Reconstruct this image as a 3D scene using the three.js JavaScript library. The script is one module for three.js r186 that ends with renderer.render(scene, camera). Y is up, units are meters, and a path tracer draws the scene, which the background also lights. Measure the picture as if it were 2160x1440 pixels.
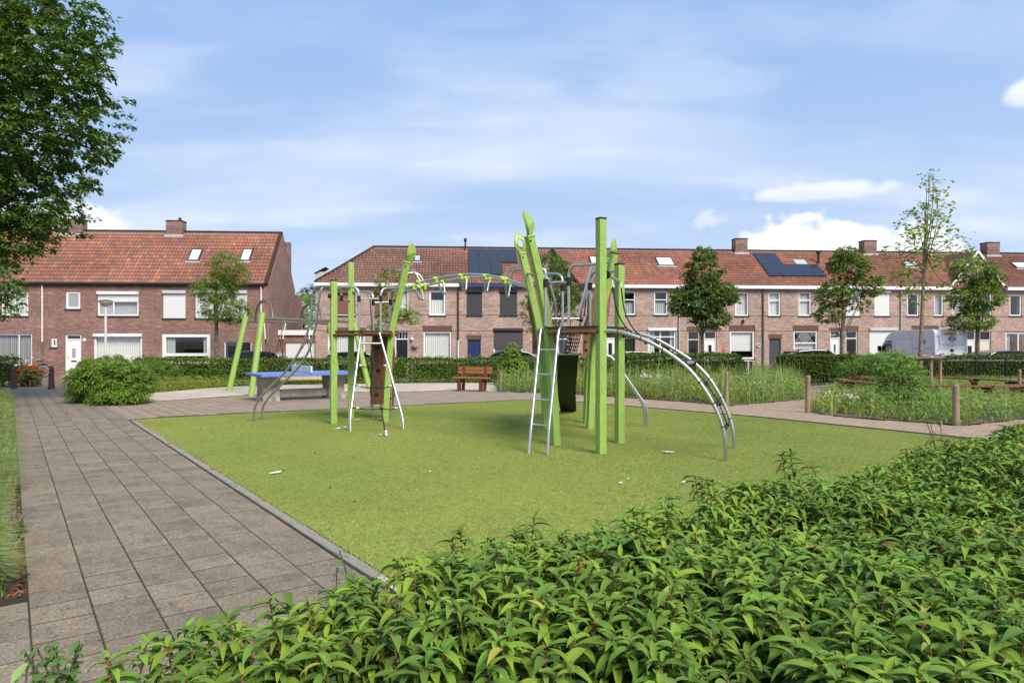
import * as THREE from 'three';
import { mergeGeometries, toCreasedNormals } from 'three/addons/utils/BufferGeometryUtils.js';
import { RoundedBoxGeometry } from 'three/addons/geometries/RoundedBoxGeometry.js';

// ---------- camera, sky, sun, exposure ----------
const scene = new THREE.Scene();
const camera = new THREE.PerspectiveCamera(53.13, 1.5, 0.1, 2000);
camera.position.set(0, 1.55, 0);
camera.lookAt(0, 1.55, -10);
const renderer = new THREE.WebGLRenderer({ antialias: true });
renderer.toneMapping = THREE.LinearToneMapping;
renderer.toneMappingExposure = 1.6;
renderer.shadowMap.enabled = true;

const sun = new THREE.DirectionalLight(new THREE.Color(1, .91, .78), 3.0);
sun.position.set(26, 44, 16);
sun.target.position.set(0, 0, -22);
sun.shadow.radius = 50;
sun.castShadow = true;
Object.assign(sun.shadow.camera, { left: -45, right: 45, top: 45, bottom: -45, near: 1, far: 160 });
scene.add(sun, sun.target);

function rng(seed) { return () => { seed = (seed + 0x6d2b79f5) | 0; let t = Math.imul(seed ^ (seed >>> 15), 1 | seed); t = (t + Math.imul(t ^ (t >>> 7), 61 | t)) ^ t; return ((t ^ (t >>> 14)) >>> 0) / 4294967296; }; }
const hash3 = (x, y, z) => { let h = Math.imul(x, 374761393) + Math.imul(y, 668265263) + Math.imul(z, 2147483647 ^ 61); h = Math.imul(h ^ (h >>> 13), 1274126177); return ((h ^ (h >>> 16)) >>> 0) / 4294967296; };
const sm = (t) => t * t * (3 - 2 * t), lerp = (a, b, t) => a + (b - a) * t, clamp = (x, a = 0, b = 1) => Math.min(b, Math.max(a, x));
const step = (a, b, x) => sm(clamp((x - a) / (b - a)));
function noise3(x, y, z) {
  const i = Math.floor(x), j = Math.floor(y), k = Math.floor(z), u = sm(x - i), v = sm(y - j), w = sm(z - k);
  return lerp(lerp(lerp(hash3(i, j, k), hash3(i + 1, j, k), u), lerp(hash3(i, j + 1, k), hash3(i + 1, j + 1, k), u), v), lerp(lerp(hash3(i, j, k + 1), hash3(i + 1, j, k + 1), u), lerp(hash3(i, j + 1, k + 1), hash3(i + 1, j + 1, k + 1), u), v), w);
}
function fbm3(x, y, z, n = 5) { let s = 0, a = 0.5; for (let i = 0; i < n; i++) { s += a * noise3(x, y, z); x = x * 2.03 + 7.1; y = y * 2.03 + 3.7; z = z * 2.03 + 1.9; a *= 0.5; } return s / (1 - Math.pow(0.5, n)); }

// the sky: pale blue air, veils of high cloud all round and heaped white cloud low down
{
  const W = 2048, Hh = 1024, data = new Float32Array(W * Hh * 4);
  const heaps = [[23.4, 7.0, 5.2, 2.6, 1.0], [27.2, 6.2, 3.0, 2.0, 1.0], [20.6, 5.8, 3.4, 1.6, .95], [24.5, 11.2, 6.6, .9, .5], [15.8, 9.6, 1.8, 1.0, .4], [37.6, 16.2, 2.6, 1.3, .7], [38.4, 18.6, 1.6, .9, .7], [-32.5, 8.4, 3, 1.5, .7], [31.5, 6.4, 3, 1.8, .8]];
  const R = rng(91);
  for (let i = 0; i < 26; i++) { const az = 52 + R() * 252; heaps.push([az > 180 ? az - 360 : az, 5 + R() * 17, 3 + R() * 5, 1.3 + R() * 2.4, .6 + R() * .4]); }
  for (let y = 0; y < Hh; y++) {
    const el = ((y + 0.5) / Hh - 0.5) * Math.PI, deg = el * 57.2958, se = Math.sin(el), ce = Math.cos(el);
    for (let x = 0; x < W; x++) {
      const az = ((x + 0.5) / W - 0.5) * 2 * Math.PI, dx = Math.cos(az) * ce, dz = Math.sin(az) * ce, o = (y * W + x) * 4;
      const h = clamp(se / 0.75), t = Math.pow(clamp(h), 0.62);
      let r = lerp(.455, .105, t), g = lerp(.535, .24, t), b = lerp(.645, .515, t);
      if (deg > -3) {
        const k = 1 / (Math.max(se, 0) + 0.18);
        const n1 = fbm3(dx * k * 1.1 + 4, dz * k * 2.3 + 9, 3.1, 5), n2 = fbm3(dx * k * 2.2 + 40, dz * k * 5.2, 8.4, 5);
        const veil = clamp(step(.36, .72, n1) * .66 + step(.48, .8, n2) * .4) * step(-3, 4, deg);
        r = lerp(r, .57, veil * .74); g = lerp(g, .61, veil * .74); b = lerp(b, .70, veil * .74);
        const a = Math.atan2(dx, -dz) * 57.2958;
        for (const [ca, ce2, wa, we, st] of heaps) {
          let da = a - ca; if (da > 180) da -= 360; if (da < -180) da += 360;
          if (Math.abs(da) > wa * 1.9 || Math.abs(deg - ce2) > we * 2.6) continue;
          const flat = deg < ce2 ? 1.35 : 1;
          const d = Math.hypot(da / wa, (deg - ce2) * flat / we);
          const puff = fbm3(a * .42, deg * .62, ca, 5) - .5, fine = fbm3(a * 1.5, deg * 2, ca + 5, 4) - .5;
          const den = step(.0, .34, 1.0 - d + puff * 1.5 + fine * .5) * st;
          const lit = clamp(.95 + (deg - ce2) / we * .14 + puff * .3, .74, 1.08);
          r = lerp(r, .74 * lit, den); g = lerp(g, .745 * lit, den); b = lerp(b, .77 * lit, den);
        }
      }
      if (deg < -1) { const q = step(-1, -7, deg); r = lerp(r, .2, q); g = lerp(g, .21, q); b = lerp(b, .19, q); }
      data[o] = r; data[o + 1] = g; data[o + 2] = b; data[o + 3] = 1;
    }
  }
  const sky = new THREE.DataTexture(data, W, Hh, THREE.RGBAFormat, THREE.FloatType);
  sky.mapping = THREE.EquirectangularReflectionMapping; sky.magFilter = THREE.LinearFilter; sky.minFilter = THREE.LinearFilter; sky.needsUpdate = true;
  scene.background = sky; scene.environment = sky;
}

// ---------- helpers ----------
const V = (x, y, z) => new THREE.Vector3(x, y, z);
const gy = (z) => { const d = Math.min(-z, 48); return d < 14 ? 0 : -0.02 * (d - 14); };   // the square falls gently to the street
const taken = new Map();
const numbered = (n) => { const k = taken.get(n) ?? 0; taken.set(n, k + 1); return k ? n + '_' + String(k).padStart(3, '0') : n; };
function tag(o, label, category, group) { o.userData.label = label; o.userData.category = category; if (group) o.userData.group = group; return o; }
function thing(name, label, category, x, y, z, turn = 0, group) { const g = new THREE.Group(); g.name = numbered(name); g.position.set(x, y, z); g.rotation.y = turn; scene.add(g); return tag(g, label, category, group); }
function part(name, geo, mat, parent) { const m = new THREE.Mesh(geo, mat); m.name = name; m.castShadow = m.receiveShadow = true; parent.add(m); return m; }
function wpart(name, geo, mat, parent, root = parent) { const p = root.position; geo.translate(-p.x, -p.y, -p.z); return part(name, geo, mat, parent); }   // geometry given in the square's own metres
function structure(name, geo, mat) { const m = part(numbered(name), geo, mat, scene); m.userData.kind = 'structure'; return m; }
const merge = (gs) => mergeGeometries(gs.map((g) => { const h = g.index ? g.toNonIndexed() : g; for (const k of Object.keys(h.attributes)) if (!['position', 'normal', 'uv'].includes(k)) h.deleteAttribute(k); if (!h.attributes.uv) h.setAttribute('uv', new THREE.BufferAttribute(new Float32Array(h.attributes.position.count * 2), 2)); return h; }));
const box = (x0, y0, z0, x1, y1, z1) => { const g = new THREE.BoxGeometry(Math.abs(x1 - x0), Math.abs(y1 - y0), Math.abs(z1 - z0)); metreUV(g); return g.translate((x0 + x1) / 2, (y0 + y1) / 2, (z0 + z1) / 2); };
function metreUV(g) { const p = g.attributes.position, n = g.attributes.normal, uv = g.attributes.uv; for (let i = 0; i < p.count; i++) { const ax = Math.abs(n.getX(i)), ay = Math.abs(n.getY(i)), az = Math.abs(n.getZ(i)); if (az >= ax && az >= ay) uv.setXY(i, p.getX(i), p.getY(i)); else if (ax >= ay) uv.setXY(i, p.getZ(i), p.getY(i)); else uv.setXY(i, p.getX(i), p.getZ(i)); } return g; }
const rbox = (w, h, d, r = .01, s = 2) => new RoundedBoxGeometry(w, h, d, s, r);
// a straight bar of rectangular section from a to b
function bar(a, b, w, d = w, r = Math.min(w, d) * .2, spin = 0) {
  const len = a.distanceTo(b), g = new RoundedBoxGeometry(w, len, d, 2, r);
  if (spin) g.rotateY(spin);
  const q = new THREE.Quaternion().setFromUnitVectors(V(0, 1, 0), b.clone().sub(a).normalize());
  return g.applyQuaternion(q).translate((a.x + b.x) / 2, (a.y + b.y) / 2, (a.z + b.z) / 2);
}
function rod(a, b, r0, r1 = r0, seg = 10) {
  const g = new THREE.CylinderGeometry(r1, r0, a.distanceTo(b), seg, 1);
  const q = new THREE.Quaternion().setFromUnitVectors(V(0, 1, 0), b.clone().sub(a).normalize());
  return g.applyQuaternion(q).translate((a.x + b.x) / 2, (a.y + b.y) / 2, (a.z + b.z) / 2);
}
// a bent tube: straight runs with rounded corners
function pipe(pts, r, bend = .12, seg = 10) {
  const out = [pts[0]];
  for (let i = 1; i < pts.length - 1; i++) {
    const a = pts[i - 1], b = pts[i], c = pts[i + 1], k = Math.min(bend, a.distanceTo(b) * .48, b.distanceTo(c) * .48);
    const p = b.clone().add(a.clone().sub(b).setLength(k)), q = b.clone().add(c.clone().sub(b).setLength(k));
    for (let t = 0; t <= 6; t++) { const f = t / 6; out.push(p.clone().multiplyScalar((1 - f) * (1 - f)).addScaledVector(b, 2 * f * (1 - f)).addScaledVector(q, f * f)); }
  }
  out.push(pts.at(-1));
  const path = new THREE.CurvePath();
  for (let i = 1; i < out.length; i++) if (out[i].distanceTo(out[i - 1]) > 1e-5) path.add(new THREE.LineCurve3(out[i - 1], out[i]));
  return sweep(out.filter((p, i) => !i || p.distanceTo(out[i - 1]) > 1e-5), r, seg);
}
function smooth(pts, r, n = 40, seg = 10) { return sweep(new THREE.CatmullRomCurve3(pts, false, 'centripetal').getSpacedPoints(n), r, seg); }
function sweep(p, r, seg = 8) {
  const n = p.length, pos = [], nor = [], idx = [], uv = [];
  let up = V(0, 1, 0), len = 0; const t0 = p[1].clone().sub(p[0]).normalize(); if (Math.abs(t0.y) > .9) up = V(1, 0, 0);
  for (let i = 0; i < n; i++) {
    const t = (i === 0 ? p[1].clone().sub(p[0]) : i === n - 1 ? p[i].clone().sub(p[i - 1]) : p[i + 1].clone().sub(p[i]).normalize().add(p[i].clone().sub(p[i - 1]).normalize())).normalize();
    const side = V().crossVectors(t, up).normalize(); up = V().crossVectors(side, t).normalize();
    const rr = typeof r === 'function' ? r(i / (n - 1)) : r; if (i) len += p[i].distanceTo(p[i - 1]);
    for (let k = 0; k <= seg; k++) { const a = k / seg * 2 * Math.PI, c = Math.cos(a), s = Math.sin(a), N = side.clone().multiplyScalar(c).addScaledVector(up, s); pos.push(p[i].x + N.x * rr, p[i].y + N.y * rr, p[i].z + N.z * rr); nor.push(N.x, N.y, N.z); uv.push(k / seg * .3, len); }
  }
  const m = seg + 1;
  for (let i = 0; i < n - 1; i++) for (let k = 0; k < seg; k++) { const a = i * m + k; idx.push(a, a + m, a + 1, a + 1, a + m, a + m + 1); }
  for (const e of [0, n - 1]) { const c = pos.length / 3; const t = e ? p[e].clone().sub(p[e - 1]).normalize() : p[0].clone().sub(p[1]).normalize(); pos.push(p[e].x, p[e].y, p[e].z); nor.push(t.x, t.y, t.z); uv.push(0, 0); for (let k = 0; k <= seg; k++) { const a = (e * m + k) * 3; pos.push(pos[a], pos[a + 1], pos[a + 2]); nor.push(t.x, t.y, t.z); uv.push(0, 0); } for (let k = 0; k < seg; k++) e ? idx.push(c, c + 2 + k, c + 1 + k) : idx.push(c, c + 1 + k, c + 2 + k); }
  const g = new THREE.BufferGeometry(); g.setAttribute('position', new THREE.Float32BufferAttribute(pos, 3)); g.setAttribute('normal', new THREE.Float32BufferAttribute(nor, 3)); g.setAttribute('uv', new THREE.Float32BufferAttribute(uv, 2)); g.setIndex(idx); return g;
}
// level sheets follow the fall of the square: cut at its two breaks of slope
function cutAt(poly, D, far) { const out = []; for (let i = 0; i < poly.length; i++) { const a = poly[i], b = poly[(i + 1) % poly.length], da = -a[1] - D, db = -b[1] - D, ia = far ? da >= 0 : da <= 0, ib = far ? db >= 0 : db <= 0; if (ia) out.push(a); if (ia !== ib) { const t = da / (da - db); out.push([a[0] + (b[0] - a[0]) * t, -D]); } } return out; }
function sheetGeo(poly, up = 0) {
  const gs = [];
  for (const q of [cutAt(poly, 14, false), cutAt(cutAt(poly, 14, true), 48, false), cutAt(poly, 48, true)]) {
    if (q.length < 3) continue;
    const tris = THREE.ShapeUtils.triangulateShape(q.map((p) => new THREE.Vector2(p[0], -p[1])), []);
    const pos = [], nor = [], uv = [], idx = [];
    for (const [x, z] of q) { pos.push(x, gy(z) + up, z); nor.push(0, 1, 0); uv.push(x, z); }
    for (const t of tris) { const [a, b, c] = t.map((i) => q[i]); const s = (b[0] - a[0]) * (-c[1] + a[1]) - (-b[1] + a[1]) * (c[0] - a[0]); idx.push(...(s > 0 ? t : [t[0], t[2], t[1]])); }
    const g = new THREE.BufferGeometry(); g.setAttribute('position', new THREE.Float32BufferAttribute(pos, 3)); g.setAttribute('normal', new THREE.Float32BufferAttribute(nor, 3)); g.setAttribute('uv', new THREE.Float32BufferAttribute(uv, 2)); g.setIndex(idx); gs.push(g.toNonIndexed());
  }
  return mergeGeometries(gs);
}
const inside = (poly, x, z) => { let r = false; for (let i = 0, j = poly.length - 1; i < poly.length; j = i++) { const [a, b] = poly[i], [c, d] = poly[j]; if ((b > z) !== (d > z) && x < (c - a) * (z - b) / (d - b) + a) r = !r; } return r; };
function scatter(poly, n, R, f) { const xs = poly.map((p) => p[0]), zs = poly.map((p) => p[1]), x0 = Math.min(...xs), x1 = Math.max(...xs), z0 = Math.min(...zs), z1 = Math.max(...zs); for (let i = 0, k = 0; i < n && k < n * 40; k++) { const x = lerp(x0, x1, R()), z = lerp(z0, z1, R()); if (inside(poly, x, z)) { f(x, z); i++; } } }

// ---------- textures and materials ----------
const S = (r, g, b) => [r, g, b];
function pn(w, seed, x, y) { const i = Math.floor(x), j = Math.floor(y), u = sm(x - i), v = sm(y - j), i0 = ((i % w) + w) % w, i1 = (i0 + 1) % w, j0 = ((j % w) + w) % w, j1 = (j0 + 1) % w; return lerp(lerp(hash3(i0, j0, seed), hash3(i1, j0, seed), u), lerp(hash3(i0, j1, seed), hash3(i1, j1, seed), u), v); }
const pnoise = (w, seed) => (x, y) => pn(w, seed, x, y);
function pf(u, v, base, oct, seed) { let s = 0, a = .5, t = 0; for (let i = 0; i < oct; i++) { const w = base << i; s += a * pn(w, seed + i, u * w, v * w); t += a; a *= .55; } return s / t; }
function tex(size, fn, srgb = true, sizeY = size) {
  const d = new Uint8Array(size * sizeY * 4);
  for (let y = 0; y < sizeY; y++) for (let x = 0; x < size; x++) { const c = fn((x + .5) / size, (y + .5) / sizeY, x, y), o = (y * size + x) * 4; if (typeof c === 'number') { d[o] = d[o + 1] = d[o + 2] = clamp(c, 0, 255); } else { d[o] = clamp(c[0], 0, 255); d[o + 1] = clamp(c[1], 0, 255); d[o + 2] = clamp(c[2], 0, 255); } d[o + 3] = 255; }
  const t = new THREE.DataTexture(d, size, sizeY); t.wrapS = t.wrapT = THREE.RepeatWrapping; t.magFilter = t.minFilter = THREE.LinearFilter; if (srgb) t.colorSpace = THREE.SRGBColorSpace; t.needsUpdate = true; return t;
}
const rep = (t, x, y = x) => { const c = t.clone(); c.repeat.set(1 / x, 1 / y); c.needsUpdate = true; return c; };
const std = (o) => new THREE.MeshStandardMaterial(o);
const lin = (r, g, b) => new THREE.Color().setRGB(r, g, b);
const plain = (hex, roughness = .7, metalness = 0) => std({ color: hex, roughness, metalness });

// brickwork: a colour map and a relief map, 16 bricks wide and 32 courses high
function brickTex(cols, mortar, seed, low) {
  const BW = 16, BH = 32, tone = [], R = rng(seed);
  for (let j = 0; j < BH; j++) { tone.push([]); for (let i = 0; i < BW * 2; i++) { const c = cols[Math.floor(R() * cols.length)], k = 1 + (R() - .5) * .16; tone[j].push(c.map((x) => x * k)); } }
  const at = (u, v) => { const y = v * BH, j = Math.floor(y), off = (j % 2) * .5, x = u * BW + off, i = Math.floor(x) % BW, fx = x - Math.floor(x), fy = y - j; return [i, j, Math.min(fx, 1 - fx) * .22, Math.min(fy, 1 - fy) * .0625]; };
  const color = tex(1024, (u, v) => { const [i, j, ex, ey] = at(u, v), joint = Math.min(ex, ey) < .0055; const n = pf(u, v, 64, 3, seed), big = pf(u, v, 4, 3, seed + 9); const c = joint ? mortar : tone[j][i]; const k = (.9 + n * .2) * (.9 + big * .2); return c.map((x) => x * k); });
  const relief = tex(1024, (u, v) => { const [, , ex, ey] = at(u, v); return 255 * step(.003, .008, Math.min(ex, ey)) * (.85 + .15 * pf(u, v, 64, 2, seed + 3)); }, false);
  return { map: rep(color, 3.52, 2), bumpMap: rep(relief, 3.52, 2), bumpScale: .006 };
}
const concrete = tex(512, (u, v) => { const n = pf(u, v, 4, 4, 11), f = pf(u, v, 64, 3, 12), s = pf(u, v, 128, 2, 13); const st = pf(u, v, 3, 5, 14), k = .66 + n * .26 + f * .26 + (s > .72 ? .2 : 0) - (s < .28 ? .2 : 0) - (st > .6 ? (st - .6) * .9 : 0); return [190 * k, 174 * k, 150 * k]; });
const grainBump = tex(512, (u, v) => 255 * (pf(u, v, 64, 3, 21) * .6 + pf(u, v, 16, 3, 22) * .4), false);
const sandTex = tex(512, (u, v) => { const n = pf(u, v, 6, 4, 31), f = pf(u, v, 96, 2, 32); const k = .8 + n * .25 + f * .12; return [198 * k, 184 * k, 164 * k]; });
const soilTex = tex(512, (u, v) => { const n = pf(u, v, 8, 4, 41), f = pf(u, v, 64, 3, 42); const k = .5 + n * .6 + f * .3; return [104 * k, 92 * k, 74 * k]; });
const turfTex = tex(1024, (u, v) => { const n = pf(u, v, 4, 4, 51), m = pf(u, v, 24, 3, 52), f = pf(u, v, 160, 2, 53); const k = .66 + n * .24 + m * .16 + f * .3; return [142 * k, 157 * k, 70 * k]; });
const woodTex = tex(512, (u, v) => { const g = pf(u, v, 4, 3, 61), s = pnoise(48, 62)(u * 48 + g * 3, v * 6), f = pnoise(128, 63)(u * 128, v * 12); const k = .66 + s * .3 + f * .2 + g * .14; return [178 * k, 120 * k, 84 * k]; });
const stakeTex = tex(256, (u, v) => { const s = pnoise(24, 65)(u * 24, v * 3), f = pf(u, v, 32, 2, 66); const k = .55 + s * .4 + f * .3; return [160 * k, 138 * k, 112 * k]; });
const barkTex = tex(256, (u, v) => { const s = pf(u, v, 8, 4, 71); const k = .5 + s * .8; return [128 * k, 116 * k, 98 * k]; });
const paintTex = tex(512, (u, v) => { const n = pf(u, v, 5, 4, 81), f = pf(u, v, 40, 3, 82), sc = pf(u, v, 90, 2, 83); const k = 226 + n * 34 - (f > .68 ? 22 : 0) - (sc > .8 ? 34 : 0); return [k, k, k * .985]; });
const shutterBump = tex(8, (u, v) => 255 * Math.abs(Math.sin(v * Math.PI)), false, 32);

const M = {
  soil: std({ map: rep(soilTex, 2.5), bumpMap: rep(grainBump, 1.1), bumpScale: .02, roughness: 1 }),
  joint: std({ map: rep(soilTex, 1.3), color: lin(.3, .3, .24), roughness: 1 }),
  sand: std({ map: rep(sandTex, 3.1), bumpMap: rep(grainBump, 2.2), bumpScale: .05, roughness: 1 }),
  turf: std({ map: rep(turfTex, 5.3), bumpMap: rep(grainBump, .7), bumpScale: .015, roughness: 1 }),
  street: std({ map: rep(concrete, 1.7), color: lin(.42, .4, .38), roughness: .95 }),
  kerb: std({ map: rep(concrete, .9), color: lin(.7, .76, .82), bumpMap: rep(grainBump, .5), bumpScale: .003, roughness: .9 }),
  green: new THREE.MeshPhysicalMaterial({ map: rep(paintTex, .7, 1.6), color: lin(.33, .505, .105), roughness: .5, clearcoat: .25, clearcoatRoughness: .3, bumpMap: rep(grainBump, .4), bumpScale: .0006 }),
  lime: new THREE.MeshPhysicalMaterial({ color: lin(.42, .62, .05), roughness: .45, clearcoat: .2 }),
  steel: std({ color: lin(.56, .55, .53), roughness: .36, metalness: .92, bumpMap: rep(grainBump, .25), bumpScale: .0006 }),
  steelDark: std({ color: lin(.38, .38, .35), roughness: .42, metalness: .85 }),
  galvanised: std({ color: lin(.55, .56, .57), roughness: .5, metalness: .6, map: rep(concrete, .4) }),
  black: plain(0x151516, .55), rubber: std({ color: lin(.022, .03, .016), roughness: .75, bumpMap: rep(grainBump, .3), bumpScale: .004 }), rope: std({ color: lin(.03, .03, .032), roughness: .95 }),
  ropeEnd: plain(0xdedbd2, .6), white: plain(0xe9e9e6, .5), upvc: plain(0xe6e7e6, .35), offWhite: plain(0xd8d6cf, .6), cream: plain(0xd2cdb9, .6),
  hpl: std({ map: rep(woodTex, .9, 1.4), color: lin(.62, .72, .68), roughness: .6, bumpMap: rep(grainBump, .4), bumpScale: .001 }),
  deck: std({ color: lin(.055, .035, .022), roughness: .7 }), deckEdge: std({ map: rep(woodTex, .5), color: lin(.34, .32, .25), roughness: .8 }),
  benchWood: std({ map: rep(woodTex, .35, 1.2), color: lin(.74, .58, .5), roughness: .7, bumpMap: rep(grainBump, .3), bumpScale: .002 }), benchDark: std({ map: rep(woodTex, .4), color: lin(.32, .22, .17), roughness: .8 }),
  stake: std({ map: rep(stakeTex, .3, .8), roughness: .9, bumpMap: rep(stakeTex, .3, .8), bumpScale: .006 }), bark: std({ map: rep(barkTex, .35, .7), roughness: 1, bumpMap: rep(barkTex, .3, .6), bumpScale: .01 }), twig: std({ color: lin(.13, .09, .06), roughness: 1 }), redStem: std({ color: lin(.34, .12, .06), roughness: .7 }),
  barkPale: std({ map: rep(barkTex, .3, .6), color: lin(1.25, 1.2, 1.1), roughness: 1 }),
  tableBlue: std({ color: lin(.12, .2, .5), roughness: .6, bumpMap: rep(grainBump, .4), bumpScale: .001 }), tableGrey: std({ map: rep(concrete, 1.1), color: lin(.78, .86, .98), roughness: .9, bumpMap: rep(grainBump, .4), bumpScale: .002 }),
  bollard: plain(0x46302c, .7),
  brickDark: std({ ...brickTex([[134, 92, 84], [126, 86, 79], [142, 100, 90], [118, 80, 74], [148, 106, 95]], [172, 158, 146], 5), roughness: .95 }),
  brickPink: std({ ...brickTex([[180, 149, 136], [171, 140, 127], [188, 157, 143], [164, 135, 124], [182, 152, 141], [168, 145, 136]], [186, 174, 161], 15), roughness: .95 }),
  chimney: std({ ...brickTex([[136, 106, 96], [120, 94, 86], [148, 118, 106]], [150, 140, 130], 25), roughness: .95 }),
  lintel: std({ color: lin(.86, .58, .49), roughness: .95, map: rep(barkTex, .16, 5) }),
  lead: plain(0xb9bcbf, .6, .2), gutter: plain(0x3b3936, .6), slate: plain(0x2b2d31, .8), darkBoard: plain(0x35322f, .8),
  glass: new THREE.MeshPhysicalMaterial({ color: 0xffffff, transmission: 1, thickness: 0, roughness: .02, ior: 1.52 }),
  frost: std({ color: lin(.33, .36, .36), roughness: .25 }), darkPane: std({ color: lin(.02, .022, .025), roughness: .08 }), 
  curtain: std({ color: lin(.66, .67, .66), roughness: 1, side: THREE.DoubleSide }), curtainGrey: std({ color: lin(.42, .44, .45), roughness: 1, side: THREE.DoubleSide }),
  shutterWhite: std({ color: lin(.72, .72, .71), roughness: .5, bumpMap: rep(shutterBump, 1, .055), bumpScale: .006 }), shutterDark: std({ color: lin(.036, .038, .042), roughness: .6, bumpMap: rep(shutterBump, 1, .055), bumpScale: .006 }),
  shutterBrown: std({ color: lin(.062, .054, .054), roughness: .6, bumpMap: rep(shutterBump, 1, .055), bumpScale: .006 }), shutterRust: std({ color: lin(.22, .085, .06), roughness: .6, bumpMap: rep(shutterBump, 1, .055), bumpScale: .006 }),
  doorBlue: plain(0x1d3560, .45), doorGreen: plain(0x17251f, .4), doorDark: plain(0x2c2a29, .45), doorSlate: plain(0x454b57, .5), fasciaBlue: plain(0x2a3a70, .5),
  solar: new THREE.MeshPhysicalMaterial({ color: lin(.022, .023, .028), roughness: .3, clearcoat: .5, clearcoatRoughness: .15 }), solarFrame: plain(0x151618, .5),
  room: std({ color: lin(.2, .19, .18), roughness: 1 }),
};
const leafMat = (c, t = .38, extra = {}) => new THREE.MeshPhysicalMaterial({ color: c, roughness: .9, transmission: t, thickness: 0, side: THREE.DoubleSide, specularIntensity: .35, ...extra });
M.leaf = leafMat(0xffffff); M.needle = leafMat(0xffffff, .25); M.blade = leafMat(0xffffff, .3); M.laurel = leafMat(0xffffff, .2, { specularIntensity: .5, clearcoat: .14, clearcoatRoughness: .4 });
M.petal = std({ color: lin(.8, .8, .76), roughness: .8, side: THREE.DoubleSide }); M.petalYellow = std({ color: lin(.75, .6, .05), roughness: .8, side: THREE.DoubleSide });

// ---------- leaves by the thousand ----------
function patchGeo(side, n, len, wid, seed) {   // a square of short pile
  const R = rng(seed), pos = [], idx = [];
  for (let k = 0; k < n; k++) { const x = (R() - .5) * side, z = (R() - .5) * side, a = R() * 6.283, c = Math.cos(a), s = Math.sin(a), w = wid * (.7 + R() * .6) / 2, L = len * (.6 + R() * .6), lx = (R() - .5) * len * 1.6, lz = (R() - .5) * len * 1.6, o = pos.length / 3; pos.push(x - c * w, 0, z - s * w, x + c * w, 0, z + s * w, x + lx, L, z + lz); idx.push(o, o + 1, o + 2); }
  const g = new THREE.BufferGeometry(); g.setAttribute('position', new THREE.Float32BufferAttribute(pos, 3)); g.setIndex(idx); g.computeVertexNormals(); return g;
}
function leafGeo(len, wid, bend = .2, seg = 2, fold = .25) {   // a leaf along +z from its stalk, drooping and folded along its rib
  const pos = [], idx = [];
  for (let i = 0; i <= seg; i++) { const t = i / seg, w = wid * Math.sin(Math.PI * Math.min(1, .12 + t * .88)) * (1 - .25 * t) * (i === seg ? 0 : 1), th = bend * 2 * t, y = bend > .02 ? -len / (bend * 2) * (1 - Math.cos(th)) + len * .0 : 0, z = bend > .02 ? len / (bend * 2) * Math.sin(th) : len * t; pos.push(-w / 2, y + w * fold * .5, z, 0, y, z, w / 2, y + w * fold * .5, z); }
  for (let i = 0; i < seg; i++) { const a = i * 3; idx.push(a, a + 3, a + 1, a + 1, a + 3, a + 4, a + 1, a + 4, a + 2, a + 2, a + 4, a + 5); }
  const g = new THREE.BufferGeometry(); g.setAttribute('position', new THREE.Float32BufferAttribute(pos, 3)); g.setIndex(idx); g.computeVertexNormals(); return g;
}
function tuftGeo(n, len, spread, wid, seed, bend = .4) {   // blades springing from one point
  const R = rng(seed), pos = [], idx = [];
  for (let k = 0; k < n; k++) {
    const a = R() * 6.283, L = len * (.6 + R() * .5), s = spread * (.4 + R() * .8), dx = Math.cos(a), dz = Math.sin(a), w = wid * (.7 + R() * .6) / 2, o = pos.length / 3, bx = (R() - .5) * len * .25, bz = (R() - .5) * len * .25;
    const m = [bx + dx * s * L * .4, L * .6, bz + dz * s * L * .4], e = [bx + dx * s * L * (1 + bend * .4), L * (1 - bend * .5), bz + dz * s * L * (1 + bend * .4)];
    pos.push(bx - dz * w, 0, bz + dx * w, bx + dz * w, 0, bz - dx * w, m[0] - dz * w * .8, m[1], m[2] + dx * w * .8, m[0] + dz * w * .8, m[1], m[2] - dx * w * .8, ...e);
    idx.push(o, o + 1, o + 2, o + 1, o + 3, o + 2, o + 2, o + 3, o + 4);
  }
  const g = new THREE.BufferGeometry(); g.setAttribute('position', new THREE.Float32BufferAttribute(pos, 3)); g.setIndex(idx); g.computeVertexNormals(); return g;
}
const E3 = new THREE.Euler(), Q3 = new THREE.Quaternion(), P3 = V(), S3 = V(), M4 = new THREE.Matrix4();
class Swarm {   // positions in the square's metres; set into the frame of its parent when made
  constructor() { this.m = []; this.c = []; }
  add(x, y, z, yaw, pitch, roll, s, r, g, b) { this.m.push(x, y, z, yaw, pitch, roll, s); this.c.push(r, g, b); }
  get n() { return this.m.length / 7; }
  make(name, geo, mat, parent = scene, root = parent) {
    const n = this.n, im = new THREE.InstancedMesh(geo, mat, n), a = im.instanceMatrix.array, m = this.m, o = root === scene ? V(0, 0, 0) : root.position;
    for (let i = 0; i < n; i++) { const k = i * 7; E3.set(m[k + 4], m[k + 3], m[k + 5], 'YXZ'); M4.compose(P3.set(m[k] - o.x, m[k + 1] - o.y, m[k + 2] - o.z), Q3.setFromEuler(E3), S3.setScalar(m[k + 6])); M4.toArray(a, i * 16); }
    im.instanceColor = new THREE.InstancedBufferAttribute(new Float32Array(this.c), 3);
    im.name = name; im.castShadow = im.receiveShadow = true; im.userData.kind = 'stuff'; parent.add(im); return im;
  }
}

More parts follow.
